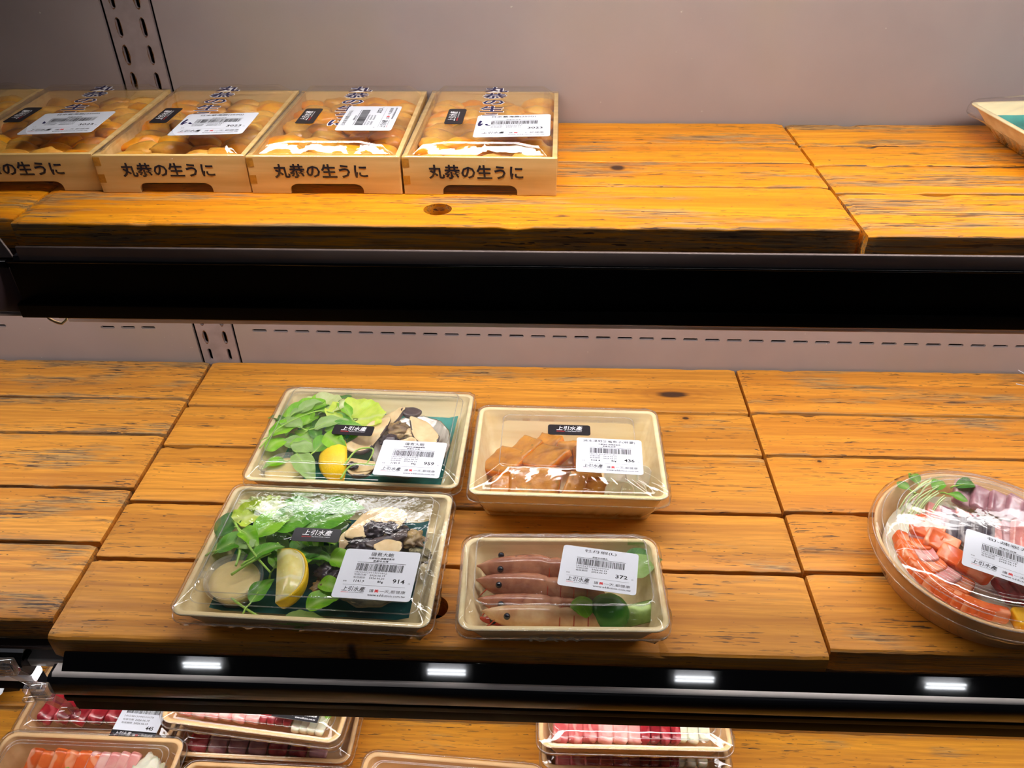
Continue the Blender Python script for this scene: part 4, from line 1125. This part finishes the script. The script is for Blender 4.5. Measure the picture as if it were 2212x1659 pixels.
leaf(f_, -.066, -.006, .041, .026, .022, 150, 'leaf_sage', 43, 'sage leaf left of the cut lemon in the front pack', (0, 0), .3, -.2, 0, pw=.9)
rnd = random.Random(15)
for i in range(64):
    x, y = rnd.uniform(-.100, .012), rnd.uniform(-.010, .064)
    if x < -.06 and y < -.0: y += .03
    leaf(f_, x, y, rnd.uniform(.012, .038), rnd.uniform(.020, .038), rnd.uniform(.011, .022), rnd.uniform(0, 360), rnd.choice(('leaf_green', 'leaf_bright', 'leaf_deep', 'leaf_sage', 'leaf_green')), i + 60, LF, (rnd.uniform(-15, 15), rnd.uniform(-12, 12)), .25, .3, rnd.choice((0, .012)), GF)
stem('thick pale stem lying on the sauce cup lid', [(-.084, .000, .040), (-.078, -.012, .040), (-.077, -.028, .037)], .0016, f_)
stem('pale stem crossing from the sauce cup to the lemon', [(-.078, -.038, .036), (-.062, -.026, .041), (-.046, -.014, .042)], .0014, f_)
stem('long pale stem running down towards the cut lemon', [(-.100, .030, .038), (-.080, .004, .042), (-.058, -.020, .042), (-.040, -.036, .040)], .0014, f_)
stem('thin yellow green stem along the front wall of the front pack', [(-.074, -.056, .024), (-.050, -.068, .020), (-.028, -.074, .016), (.0, -.074, .015)], .0013, f_)
stem('straight pale stem standing up near the back wall of the front pack', [(-.046, .030, .038), (-.036, .062, .038)], .0012, f_)
wedge('lemon wedge with its cut face up in the front abalone pack', .066, .030, 84, f_, (-.0345, -.0370, .0375), (122, 0, 106))
sauce_cup('lidded sauce cup in the near left corner of the front pack', f_, (-.0790, -.0350, .0070), .0255, .024, (4, 4, 0))
shell_dish('rough abalone shell in the front pack', f_, (.0540, -.0060, .0100), (0, 0, 4), .0440, .0540, .015, M['shell'])
ab(f_, [(.018, .000), (.034, .058), (.060, .068), (.080, .040), (.066, .024), (.040, .020)], .031, (0, 3, 0), 'cream abalone slice at the back of the front shell', .006, .3, 11)
ab(f_, [(.040, .002), (.052, .020), (.080, .026), (.084, .014), (.056, .004)], .034, (0, -6, 0), 'grey abalone slice in the middle of the front shell', .005, .3, 12, mats=('ab_edge', 'ab_edge'))
ab(f_, [(.050, .000), (.062, .016), (.080, .008), (.078, -.006), (.056, -.008)], .037, (0, 4, 0), 'rounded cream abalone slice just above the 914 label', .005, .4, 13)
ab(f_, [(.016, -.006), (.010, .020), (.026, .040), (.034, .036), (.022, .010)], .030, (0, 14, 0), 'narrow cream abalone slice at the left rim of the front shell', .006, .3, 14)
for (x, y, z, s, mt, lb) in ((.044, .028, .035, .010, 'ab_dark', 'dark curled innards at the left middle of the front shell'), (.066, .030, .034, .010, 'ab_dark', 'dark innards along the middle of the front shell'), (.038, .006, .034, .010, 'ab_dark', 'round black piece of innards near the 914 label'),
                         (.086, .020, .033, .010, 'ab_brown', 'speckled brown abalone piece at the right of the front shell'), (.010, -.020, .024, .010, 'ab_dark', 'dark piece between lemon and label in the front pack'), (.012, -.036, .022, .009, 'ab_brown', 'brown shreds right of the lemon in the front pack'), (.094, .004, .028, .009, 'shell', 'greenish rough lump at the right wall of the front pack')):
    o = blob('abalone_piece', s * 1.3, s, s * .6, M[mt], x * 900, .55, 2.4, 4); tag(o, lb, 'abalone'); put(o, f_, (x, y, z))

# =================================================================== CURED ROE PACK
FR_K = frame((.0325, .6655, .0003), -.9)
t = empty('cured_roe_pack'); tag(t, 'deep cream pack of cured orange mullet roe, priced 436', 'food pack'); t.matrix_world = FR_K
tray(t, .2000, .1420, .0490, .178, .112, M['pulp_karasumi'], r=.007)
lid(t, .2000, .1420, .0490, .0615, .0265, r=.007, skirt=.009, ridge=False, sag=.0004, top_r=.008)
wrap(t, .2000, .1420, .0490, .0615, .0265, seed=21, wb=.178, db=.112, crumple=.0011, sag=.0006, mat=M['film_tight'])
price_label(t, (.0435, -.0255, .0642), (0, 0, -2.0), '烤本港野生烏魚子(秤重)', '436', '140071850436000859', ('2026.06.19', '2026.06.20'), ('508.4', '86g'), w=.0700, h=.0555, tw=.80, seed=12)
brand_label(t, (.0010, .0160, .0642), (0, 0, 0), .0470, .0175)
def roe(x, y, z, w, d, th, tilt, rz, seed, label):
    rnd = random.Random(seed); pts = [(-w / 2, -d / 2), (w / 2 - rnd.uniform(0, .004), -d / 2 + rnd.uniform(-.002, .002)), (w / 2 + rnd.uniform(-.001, .003), d / 2), (-w / 2 + rnd.uniform(0, .006), d / 2 + rnd.uniform(-.002, .003))]
    bm = bmesh.new(); n = 14
    v = []; f = []; m = []
    def P(u, s): return Vector(pts[0]).lerp(Vector(pts[1]), u).lerp(Vector(pts[3]).lerp(Vector(pts[2]), u), s)
    G = {}
    for k, zz in ((0, 0.0), (1, th)):
        for i in range(n + 1):
            for j in range(n + 1):
                p = P(i / n, j / n); e = min(i, n - i, j, n - j) / n
                dz = (.0014 * noise.noise(Vector((p.x * 110 + seed, p.y * 110, 2))) - (.0014 if e == 0 else 0)) if k else 0
                px = p.x + .0009 * noise.noise(Vector((p.y * 200, seed, k)))
                py = p.y + .0007 * noise.noise(Vector((p.x * 200, seed, k + 4)))
                G[(k, i, j)] = len(v); v.append((px, py, zz + dz))
    for i in range(n):
        for j in range(n):
            f.append((G[(1, i, j)], G[(1, i + 1, j)], G[(1, i + 1, j + 1)], G[(1, i, j + 1)])); m.append(1)
            f.append((G[(0, i, j)], G[(0, i, j + 1)], G[(0, i + 1, j + 1)], G[(0, i + 1, j)])); m.append(0)
    for i in range(n):
        f.append((G[(0, i, 0)], G[(0, i + 1, 0)], G[(1, i + 1, 0)], G[(1, i, 0)])); m.append(0)
        f.append((G[(0, i + 1, n)], G[(0, i, n)], G[(1, i, n)], G[(1, i + 1, n)])); m.append(0)
        f.append((G[(0, 0, i + 1)], G[(0, 0, i)], G[(1, 0, i)], G[(1, 0, i + 1)])); m.append(0)
        f.append((G[(0, n, i)], G[(0, n, i + 1)], G[(1, n, i + 1)], G[(1, n, i)])); m.append(0)
    bm.free()
    o = obj('cured_roe_slice', v, f, [M['kara'], M['kara_skin']], None, True, m); tag(o, label, 'cured roe', 'cured roe slices'); put(o, FR_K, (x, y, z), (tilt[0], tilt[1], rz)); return o
roe(-.0700, .008, .016, .040, .046, .0100, (0, -12), -30, 1, 'roe slice at the far left of the pack, green crust at its tip')
roe(-.0480, .024, .018, .034, .040, .0110, (12, -20), -42, 2, 'roe slice with a bright orange cut side, second from the left')
roe(-.0240, .033, .018, .032, .036, .0110, (10, -15), -28, 3, 'roe slice mostly behind the black brand label')
roe(.0040, .026, .016, .034, .034, .0110, (25, 5), 8, 4, 'orange roe slice between brand label and price label')
roe(.0200, .010, .016, .034, .040, .0110, (25, 10), 15, 5, 'roe slice partly hidden by the left edge of the 436 label')
roe(-.0230, .006, .026, .044, .038, .0100, (8, -16), -38, 6, 'broad brown skinned roe slice in the middle of the heap')
roe(-.0345, -.028, .0200, .054, .034, .0150, (30, -4), -4, 7, 'largest roe slice at the front with a pale orange cut face')
roe(.0080, -.030, .0190, .024, .032, .0150, (28, 6), -12, 8, 'crusty brown roe slice right of the largest one')
roe(-.0740, -.030, .0130, .026, .030, .0110, (20, 0), 4, 9, 'low roe slice in the front left corner')
roe(.0300, -.035, .0110, .034, .030, .0120, (24, 0), 0, 10, 'dark orange roe slice below the 436 label')
for i, (x, y, z, rx, rz, w) in enumerate(((.056, -.036, .020, 55, 2, .034), (.072, -.034, .019, 58, -6, .030), (.078, -.012, .020, 40, 30, .034), (.060, -.008, .014, 10, 0, .040))):
    o = slab('radish_slice', [(-w / 2, -.013), (w / 2, -.013), (w / 2 * .95, .013), (-w / 2 * .9, .014)], .0022, M['daikon'], .4, i)
    tag(o, ('white radish sheet at the front right, nearest the orange roe', 'white radish sheet in the front right corner of the roe pack', 'white radish sheet against the right wall of the roe pack', 'white radish sheet lying under the 436 label')[i], 'radish'); put(o, FR_K, (x, y, z), (rx, 0, rz))
stem('thin white radish curl at the back of the roe pack', [(.030, .040, .006), (.040, .052, .012), (.052, .054, .014), (.056, .040, .010), (.054, .030, .006)], .0009, FR_K, 'onion', name='radish_curl', cat='radish')

# =================================================================== SHRIMP PACK
FR_S = frame((.0235, .4880, .0003), 1.2)
t = empty('shrimp_pack'); tag(t, 'long narrow pack of raw shrimps with green lime, priced 372', 'food pack'); t.matrix_world = FR_S
tray(t, .1800, .1030, .0400, .150, .074, M['pulp'], r=.010)
lid(t, .1800, .1030, .0400, .0585, .0100, r=.010, skirt=.008, ridge=False, sag=.0012, top_r=.012)
wrap(t, .1800, .1030, .0400, .0585, .0100, seed=33, wb=.150, db=.074, crumple=.0012, sag=.0022)
b = MB(); write(b, 'RAW', 0, 0, w=.048, h=.0062, align='c', bold=.01)
o = b.build('rim_lettering', M['emboss'], t, False); o.location = (-.006, -.0590, .0305); o.rotation_euler = (R(86), 0, 0)
price_label(t, (.0330, -.0035, .0615), (-2.0, 0, -9.5), '牡丹蝦(L)', '372', '140056710372000004', ('2026.06.19', '2026.06.19'), None, '加拿大', w=.0700, h=.0500, tw=.42, seed=17, note=False)
def shrimp(label, mat, y, z, xh, ln, seed, ry=.0115, rz_=.0105, yaw=0, eyes=1, limbs=True):
    """head (pointing left) and tail end in one body"""
    root = None
    secs = [(-.26, .0006, .0008, .005), (-.22, .0022, .0024, .0045), (-.16, .48 * ry, .48 * rz_, .0020), (-.06, .72 * ry, .74 * rz_, .0010), (.08, .92 * ry, .92 * rz_, .0), (.25, 1.06 * ry, 1.05 * rz_, -.0002), (.42, 1.1 * ry, 1.08 * rz_, -.0006), (.50, .98 * ry, .98 * rz_, -.0008), (.52, .88 * ry, .88 * rz_, -.0008), (.60, .98 * ry, .95 * rz_, -.001),
            (.66, .86 * ry, .85 * rz_, -.001), (.74, .93 * ry, .9 * rz_, -.001), (.80, .80 * ry, .8 * rz_, -.0012), (.88, .84 * ry, .82 * rz_, -.0014), (.94, .7 * ry, .7 * rz_, -.0016), (1.02, .70 * ry, .7 * rz_, -.002), (1.10, .4 * ry, .4 * rz_, -.003), (1.14, .1 * ry, .1 * rz_, -.003)]
    rings = []
    for (u, a, c, dz) in secs:
        ring = []
        for k in range(20):
            th = 2 * math.pi * k / 20
            keel = 1 + .16 * max(0, math.sin(th)) ** 6
            ring.append(Vector((u * ln, a * math.cos(th) + .0003 * noise.noise(Vector((u * 9, k * .6, seed))), dz + c * math.sin(th) * keel)))
        rings.append(ring)
    v, f = loft(rings, True, True)
    body = obj('shrimp', v, f, M[mat]); tag(body, label, 'shrimp', 'shrimps in the 372 pack')
    for s in (-1, 1)[:eyes + 1] if eyes > 1 else (-1,):
        e = blob('eye', .0031, .0031, .0031, M['eye'], 1, 0, 1, 3, body); e.location = (.0, s * ry * .62, rz_ * .72)
    b = MB()
    for k in range(2):
        b.tube([(-.02 * ln, -.004 + k * .008, .0), (-.12 * ln, -.006 + k * .010, .002), (-.2 * ln, -.012 + k * .016, -.003)], .0006, 5)
    b.build('antenna', M['shrimp_red'], body)
    for u, q in ((.52, .90), (.66, .88), (.80, .82), (.94, .72)):
        bead([Vector((u * ln, (q * ry + .0002) * math.cos(2 * math.pi * k / 20), -.001 + (q * rz_ + .0002) * math.sin(2 * math.pi * k / 20))) for k in range(20)], .0005, body, M['shrimp_red'], 'shell_seam')
    if limbs:
        for k in range(5):
            b = MB(); x = (.08 + .08 * k) * ln
            b.tube([(x, -.007, -.006), (x - .006, -.011, -.008), (x - .016, -.012, -.0105), (x - .024, -.010, -.0105)], .0011, 5, taper=.5); b.build('leg', M['shrimp_red'], body)
    put(body, FR_S, (xh, y, z), (0, 0, yaw)); return body
shrimp('shrimp at the back of the pack, two black eyes showing', 'shrimp', .0275, .0240, -.0575, .090, 1, .0140, .0150, -1, 2)
shrimp('shrimp second from the back of the pack, pale pointed head', 'shrimp', .0080, .0250, -.0580, .088, 2, .0125, .0130, -5)
shrimp('shrimp with a spiny red beak, third from the back of the pack', 'shrimp', -.0100, .0200, -.0560, .086, 3, .0110, .0105, -3)
shrimp('cream coloured shrimp at the front of the pack, big black eye', 'shrimp_cream', -.0250, .0215, -.0500, .092, 4, .0115, .0120, -3)
shrimp('shrimp lying low in the front left corner, mostly red legs', 'shrimp_red', -.0215, .0100, -.0640, .046, 5, .0055, .0055, 6)
o = blob('lime', .0190, .0180, .0175, M['lime'], 2, .04, 1.2, 4); tag(o, 'round dark green lime in the front of the shrimp pack', 'lime'); put(o, FR_S, (.0430, -.0220, .0235))
o = blob('lime_half', .0120, .0130, .0130, M['leaf_bright'], 4, .04, 1.2, 4); tag(o, 'paler green lime half touching the round lime', 'lime'); put(o, FR_S, (.0190, -.0210, .0250))
b = MB(); b.box(-.022, .022, -.010, .010, -.0016, .0016, b=.0012); o = b.build('wasabi_sachet', M['packet']); tag(o, 'flat green wasabi sachet right of the lime', 'sachet'); put(o, FR_S, (.0690, -.0220, .0220), (20, 0, 16))
leaf(FR_S, .062, .012, .034, .040, .028, 40, 'leaf_sage', 71, 'grey green herb leaf under the lid behind the 372 label', (0, 0), .2, .2)
leaf(FR_S, .060, .034, .030, .040, .022, 5, 'leaf_deep', 72, 'dark herb leaf at the back right of the shrimp pack', (0, 0), .2, .2)
stem('red feeler lying in the front right corner of the shrimp pack', [(.050, -.036, .010), (.066, -.037, .013), (.080, -.036, .013), (.084, -.028, .016)], .0012, FR_S, 'shrimp_red', name='shrimp_feeler', cat='shrimp')

# =================================================================== ROUND PLATTER
FR_R = frame((.4363, .5450, .0008), 0)
t = empty('round_sashimi_platter'); tag(t, 'round wooden sashimi platter with a clear lid, cut off by the right edge', 'platter'); t.matrix_world = FR_R
v, f = loft([circ(.0885, 0), circ(.0905, .0012), circ(.0965, .020), circ(.1010, .0385), circ(.1022, .0392), circ(.1018, .0402), circ(.0992, .0402), circ(.0950, .020), circ(.0885, .0030), circ(.05, .0026)], True, True)
obj('tray', v, f, M['pulp_brown'], t)
v, f = loft([circ(.1055, .0310, 96), circ(.1062, .0318, 96), circ(.1052, .0405, 96), circ(.1042, .0425, 96), circ(.1010, .0430, 96), circ(.0985, .0424, 96), circ(.0972, .0440, 96), circ(.0960, .0470, 96), circ(.0930, .0478, 96), circ(.0870, .0484, 96), circ(.0852, .0505, 96), circ(.0840, .0530, 96),
             circ(.0810, .0540, 96), circ(.0785, .0542, 96), circ(.0774, .0535, 96), circ(.070, .0536, 96), circ(.05, .0538, 96), circ(.03, .0540, 96), circ(.001, .0540, 96)], False, True)
obj('lid', v, f, M['crisp'], t)
for rr_, zz_ in ((.1058, .0310), (.1046, .0422), (.0965, .0472), (.0845, .0532), (.0780, .0543)): bead(circ(rr_, zz_, 96), .0005, t)
def ringw(r, z, amt, s=0): return [p + Vector((noise.noise(p * 90 + Vector((s, 0, 0))), noise.noise(p * 90 + Vector((0, s, 0))), noise.noise(p * 90 + Vector((0, 0, s))))) * amt for p in circ(r, z, 120)]
v, f = loft([ringw(.0900, .0010, .0003, 1), ringw(.0985, .018, .0008, 2), ringw(.1070, .0310, .0010, 3), ringw(.1066, .0420, .0006, 4), ringw(.0960, .0505, .0005, 5), ringw(.0830, .0552, .0003, 6), ringw(.070, .0552, .0003), ringw(.045, .0549, .0003), ringw(.02, .0547, .0003), ringw(.001, .0547, 0)], False, True)
obj('film_wrap', v, f, M['film_tight'], t)
price_label(t, (-.0020, -.0335, .0562), (0, 0, -27.5), '旬-煉炭丼', '898', '140005240080000002', ('2026.06.18', '2026.06.19'), None, '台灣', w=.072, h=.052, tw=.5, seed=41, note=False)
def slice_(fr, x, y, z, w, d, th, tilt, rz, mat, seed, label, cat='sashimi', group=None, name='sashimi_slice'):
    rnd = random.Random(seed)
    o = slab(name, [(-w / 2, -d / 2), (w / 2, -d / 2 + rnd.uniform(-.002, .002)), (w / 2, d / 2), (-w / 2, d / 2 + rnd.uniform(-.002, .002))], th, M[mat] if isinstance(mat, str) else mat, rnd.uniform(.0, .5), seed, dome=th * .2, rnd_=.0035)
    tag(o, label, cat, group); put(o, fr, (x, y, z), (tilt[0], tilt[1], rz)); return o
k_ = 0
for i, a in enumerate(range(172, 262, 9)):
    rr = .0745; x, y = rr * math.cos(R(a)), rr * math.sin(R(a))
    slice_(FR_R, x, y, .028, .0112, .026, .012, (0, 14), a - 180, 'salmon', i, 'orange salmon cube in the front left arc of the round platter', 'salmon', 'salmon cubes of the round platter', 'salmon_cube')
for i, (x, y, rz) in enumerate(((-.048, .022, -30), (-.040, .006, -35), (-.034, -.012, -40), (-.022, -.028, -45))):
    slice_(FR_R, x, y, .034, .030, .022, .008, (12, 6), rz, 'salmon', 20 + i, 'folded salmon slice in the middle left of the round platter', 'salmon', 'folded salmon slices of the round platter', 'salmon_slice')
for i in range(4): slice_(FR_R, -.022 + .011 * i, .026 - .002 * i, .036, .010, .032, .007, (20, 25), -12, 'mackerel', 30 + i, 'silver skinned fish slice in the middle of the round platter', 'mackerel', 'silver fish slices of the round platter', 'mackerel_slice')
for i in range(5): slice_(FR_R, .012 + .015 * i, .078 - .007 * i, .033, .020, .030, .007, (15, 20), -20, 'mauve_fish', 40 + i, 'pink mauve fish slice at the back of the round platter', 'sashimi', 'pink fish slices of the round platter')
for i in range(4): slice_(FR_R, .000 + .014 * i, -.046 - .003 * i, .030, .016, .026, .008, (12, 10), 20, 'tuna', 50 + i, 'dark red tuna slice under the label of the round platter', 'tuna', 'tuna slices of the round platter', 'tuna_slice')
for i in range(4): slice_(FR_R, .002 + .017 * i, -.078 + .003 * i, .027, .017, .020, .012, (0, 0), 10 * i, 'egg', 60 + i, 'yellow omelette cube at the front of the round platter', 'omelette', 'omelette cubes of the round platter', 'omelette_cube')
for i in range(4): slice_(FR_R, .040 + .010 * i, .020 - .006 * i, .034, .012, .034, .007, (20, 25), -14, 'pinkfish', 70 + i, 'pale pink fish slice at the right of the round platter', 'sashimi', 'pale fish slices of the round platter')
for i in range(7): slice_(FR_R, .058 * math.cos(R(140 + 14 * i)), .058 * math.sin(R(140 + 14 * i)), .029, .018, .028, .008, (8, 10), 140 + 14 * i, 'pinkfish' if i % 2 else 'salmon', 200 + i, 'flat pink fish slice between the salmon rows of the round platter', 'sashimi', 'flat fish slices of the round platter')
for i in range(8): slice_(FR_R, -.030 + .013 * i, .046 - .005 * i, .030, .016, .032, .007, (10, 12), -16, 'mauve_fish' if i % 2 else 'pinkfish', 210 + i, 'overlapping pink slice across the middle of the round platter', 'sashimi', 'middle slices of the round platter')
rnd = random.Random(77)
for i in range(16):
    a = rnd.uniform(-.6, .6); x, y = -.052 + rnd.uniform(-.012, .02), .060 + rnd.uniform(-.016, .012)
    stem('fine pale sprout at the back left of the round platter', [(x, y, .030), (x + .010, y + .010, .041), (x + .024 + a * .01, y + .020 + a * .006, .043)], .0009, FR_R, 'stem_pale', 'sprouts of the round platter', 'bean_sprout', 'sprout')
for i, (x, y, rz, L) in enumerate(((-.022, .076, 40, .022), (-.034, .084, 100, .018), (.004, .082, 10, .024), (-.010, .070, -30, .020), (-.046, .074, 130, .016))):
    leaf(FR_R, x, y, .041, L, L * .62, rz, 'leaf_green' if i != 2 else 'leaf_deep', 90 + i, 'small green sprout leaf at the back left of the round platter', (0, 0), .2, .2, .006, 'sprout leaves of the round platter', 'leaf', 'sprout_leaf', .9)
v, f = loft([circ(.088, .006, 48), circ(.088, .020, 48), circ(.05, .024, 48)], True, True)
o = obj('shredded_radish', v, f, M['onion']); tag(o, 'bed of shredded white radish in the round platter', 'radish', kind='stuff'); put(o, FR_R, (0, 0, 0))

# =================================================================== TRAY AT THE UPPER RIGHT
FR_T = frame((.5600, .8040, Z1 + .0003), 5.5)
t = empty('film_wrapped_tray'); tag(t, 'film wrapped pale tray with a teal liner at the upper right corner', 'food pack'); t.matrix_world = FR_T
tray(t, .2000, .1450, .0320, .158, .105, M['pulp'], r=.006)
wrap(t, .2000, .1450, .0320, .0520, .0400, seed=51, wb=.158, db=.105, crumple=.0022, sag=.0010)
paper_liner('teal paper in the upper right film wrapped tray', FR_T, .178, .124, (0, .0, .014), M['teal'])
for i in range(6): slice_(FR_T, -.045 + .020 * i, .0 + .004 * i, .030, .030, .060, .010, (10, 18), -12, 'pinkfish' if i % 2 else 'mauve_fish', 80 + i, 'brownish pink fish slice in the upper right tray', 'sashimi', 'fish slices of the upper right tray')

# =================================================================== BOTTOM SHELF PACKS
def footer_label(parent, loc, rot, price, code, seed, w=.052, h=.066):
    s = sticker('price_label', parent, w, h, M['label'], loc, rot)
    b = MB(); z = .00028; X = lambda u: (u - .5) * w; Y = lambda v_: (v_ - .5) * h
    barcode(b, X(.12), X(.88), Y(.50), Y(.70), seed, z)
    write(b, code, X(.12), Y(.43), w=w * .66, h=h * .034, z=z, m=2, res=1)
    for k, (a, d) in enumerate((('包裝日期', '2026.06.19'), ('有效期限', '2026.06.19'))):
        write(b, a, X(.12), Y(.365 - .06 * k), w=w * .24, h=h * .036, z=z, res=1); write(b, d, X(.40), Y(.365 - .06 * k), w=w * .32, h=h * .036, z=z, bold=.012, res=1)
    write(b, '刺身', 0, Y(.80), w=w * .3, h=h * .09, align='c', z=z)
    write(b, price, X(.80), Y(.215), w=w * .17, h=h * .070, align='c', z=z, bold=.02)
    b.add([(X(.0), Y(0), z), (X(1), Y(0), z), (X(1), Y(.185), z), (X(0), Y(.185), z)], [(0, 1, 2, 3)], 0)
    brand(b, X(.27), Y(.085), w * .36, z + .0002, 3, 1, 3)
    write(b, '讓', X(.50), Y(.085), w=w * .06, h=h * .055, z=z + .0002, m=3); write(b, '美', X(.565), Y(.085), w=w * .06, h=h * .055, z=z + .0002, m=1, bold=.02)
    write(b, '一天,都健康', X(.63), Y(.085), w=w * .32, h=h * .055, z=z + .0002, m=3); write(b, 'www.addiction.com.tw', X(.50), Y(.03), w=w * .44, h=h * .035, z=z + .0002, m=3, bold=.006, res=1)
    b.build('label_print', [M['ink'], M['red'], M['grey_ink'], M['white_ink']], s, smooth=False)

def fish_pack(name, label, fr, w, d, h, group=None, zt=.010, film=True, mat='pulp_brown', film_mat='film_tight', seed=1):
    t = empty(name); tag(t, label, 'food pack', group); t.matrix_world = fr
    tray(t, w - .008, d - .008, h, w - .026, d - .026, M[mat], r=.010)
    lid(t, w - .008, d - .008, h, h + zt, .012, r=.010, skirt=.007, ridge=True, sag=0, top_r=.010)
    if film: wrap(t, w - .008, d - .008, h, h + zt, .012, seed=seed, wb=w - .026, db=d - .026, crumple=.0008, sag=.0004, mat=M[film_mat])
    return t
ZB_ = ZB + .0004
# red tuna pack, left
F = frame((-.5040, .5360, ZB_), 0)
t = fish_pack('tuna_pack', 'fish pack of dark red tuna slices with a black footed label priced 445', F, .186, .135, .034)
footer_label(t, (.056, -.042, .0468), (0, 0, -3), '445', '14024813044500078', 61)
for i in range(7): slice_(F, -.062 + .020 * i, .002, .026, .017, .092, .014, (0, 22), -8, 'tuna', 100 + i, 'dark red tuna slice in the 445 pack', 'tuna', 'tuna slices of the 445 pack', 'tuna_slice')
# salmon pack, front left
F = frame((-.4870, .3950, ZB_), -.5)
t = fish_pack('salmon_pack', 'pack of orange salmon slices and white radish in the lower left corner', F, .205, .140, .052, zt=.006)
for i in range(6): slice_(F, -.062 + .0135 * i, .038 - .002 * (i % 2), .036, .014, .040, .012, (20, 12), 0, 'salmon', 110 + i, 'orange salmon slice at the back left of the salmon pack', 'salmon', 'salmon slices of the salmon pack', 'salmon_slice')
for i in range(5): slice_(F, .002 + .011 * i, .038, .036, .011, .040, .012, (22, 16), -8, 'pinkfish', 118 + i, 'striped pink fish slice right of the salmon in the salmon pack', 'sashimi', 'pink slices of the salmon pack')
for i in range(7): slice_(F, -.066 + .012 * i, .018, .041, .012, .020, .012, (10, 6), 10, 'salmon', 126 + i, 'small salmon piece in front of the slices in the salmon pack', 'salmon', 'salmon pieces of the salmon pack', 'salmon_piece')
o = blob('radish_heap', .021, .030, .015, M['onion'], 6, .3, 3.0, 4); tag(o, 'heap of white shredded radish in the salmon pack', 'radish', kind='stuff'); put(o, F, (.066, .026, .034))
o = crinkle_mesh('parsley_sprig', .016, M['leaf_bright'], 12, 1.3, .7, .007); tag(o, 'curly green parsley sprig in the salmon pack', 'leaf'); put(o, F, (-.010, .020, .050), (30, 0, 0))
# stack of two behind it
F = frame((-.3040, .5215, ZB_), -1)
fish_pack('sashimi_pack', 'lower pack of the left stack, dark red slices seen through its wall', F, .205, .140, .034, 'stacked sashimi packs')
for i in range(7): slice_(F, -.075 + .023 * i, -.020, .026, .020, .080, .011, (0, 14), 0, 'tuna' if i in (0, 4, 5) else 'mauve_fish', 130 + i, 'dark fish slice in the lower pack of the left stack', 'sashimi', 'fish slices of the lower left stack pack')
F = frame((-.3045, .5240, ZB_ + .0465), -5.5)
t = fish_pack('sashimi_pack', 'tilted top pack of the left stack with a black footed label priced 435', F, .205, .132, .030, 'stacked sashimi packs')
footer_label(t, (.052, -.0190, .0432), (0, 0, -2), '435', '14024813043500091', 62)
for i in range(6): slice_(F, -.076 + .0155 * i, -.020, .026, .016, .066, .010, (0, 14), -5, 'pinkfish', 140 + i, 'pale pink fish slice in the top pack of the left stack', 'sashimi', 'pink slices of the top left stack pack')
for i in range(4): slice_(F, .014 + .009 * i, -.022, .027, .009, .060, .012, (0, 14), -5, 'tuna', 150 + i, 'dark red slice in the middle of the top left stack pack', 'tuna', 'red slices of the top left stack pack')
for i in range(4): slice_(F, .050 + .009 * i, -.040, .024, .010, .030, .008, (0, 14), -5, 'daikon', 156 + i, 'white squid slice under the label of the top left stack pack', 'sashimi', 'white slices of the top left stack pack')
leaf(F, .082, -.040, .030, .060, .020, 88, 'leaf_bright', 160, 'green bamboo leaf at the right end of the top left stack pack', (0, 0), .1, .1)
# tray in front of them
F = frame((-.2880, .3780, ZB_), -1)
fish_pack('fish_tray', 'pale lidded tray in front of the left stack, only its back rim in the picture', F, .185, .130, .042)
# centre pack
F = frame((-.0900, .3850, ZB_), -3)
fish_pack('fish_tray', 'pale lidded tray at the bottom middle, only its back rim in the picture', F, .196, .140, .046)
# right stack
for j, (z, yy, lab) in enumerate(((0.0, .5180, 'lower pack of the right stack on the bottom shelf'), (.0500, .5185, 'upper pack of the right stack on the bottom shelf, red slices near its middle'))):
    F = frame((.1110 - .004 * j, yy, ZB_ + z), .5)
    fish_pack('sashimi_pack', lab, F, .206, .138, (.040, .032)[j], 'stacked sashimi packs', zt=.007, seed=j + 70)
    nm = ('lower', 'upper')[j]
    for i in range(6): slice_(F, -.078 + .016 * i, -.022, .024, .016, .070, .010, (0, 14), -3, 'tuna_pink' if i < 3 or j == 0 else 'pinkfish', 180 + i + j * 20, 'pink fish slice in the %s pack of the right stack' % nm, 'sashimi', 'pink slices of the %s right stack pack' % nm)
    for i in range(4): slice_(F, .012 + .011 * i, -.024, .025, .010, .066, .011, (0, 14), -3, 'tuna', 188 + i + j * 20, 'dark red slice in the %s pack of the right stack' % nm, 'tuna', 'red slices of the %s right stack pack' % nm)
    for i in range(3): slice_(F, .052 + .012 * i, -.024, .024, .012, .060, .008, (0, 14), -3, 'daikon', 194 + i + j * 20, 'white slice in the %s pack of the right stack' % nm, 'sashimi', 'white slices of the %s right stack pack' % nm)
# price card of the neighbouring section at the lower left
F = frame((-.6850, .5450, ZB_), 8)
t = empty('price_card'); tag(t, 'white price card cut off by the left edge above the bottom shelf', 'card'); t.matrix_world = F
v, f = plate([rounded(.090, .060, .004)], .0008, .0002); o = obj('card', v, f, M['label'], t, False); o.location = (0, 0, .035); o.rotation_euler = (R(8), 0, 0)
b = MB(); write(b, '2', .034, .008, w=.005, h=.008, bold=.01); write(b, '1', .038, -.008, w=.003, h=.010, bold=.02); q = b.build('card_print', M['ink'], o, False); q.location = (0, 0, .0006)
b = MB(); b.box(-.045, .045, -.004, .004, 0, .036, b=.001); b.build('stand', M['black_satin'], t)
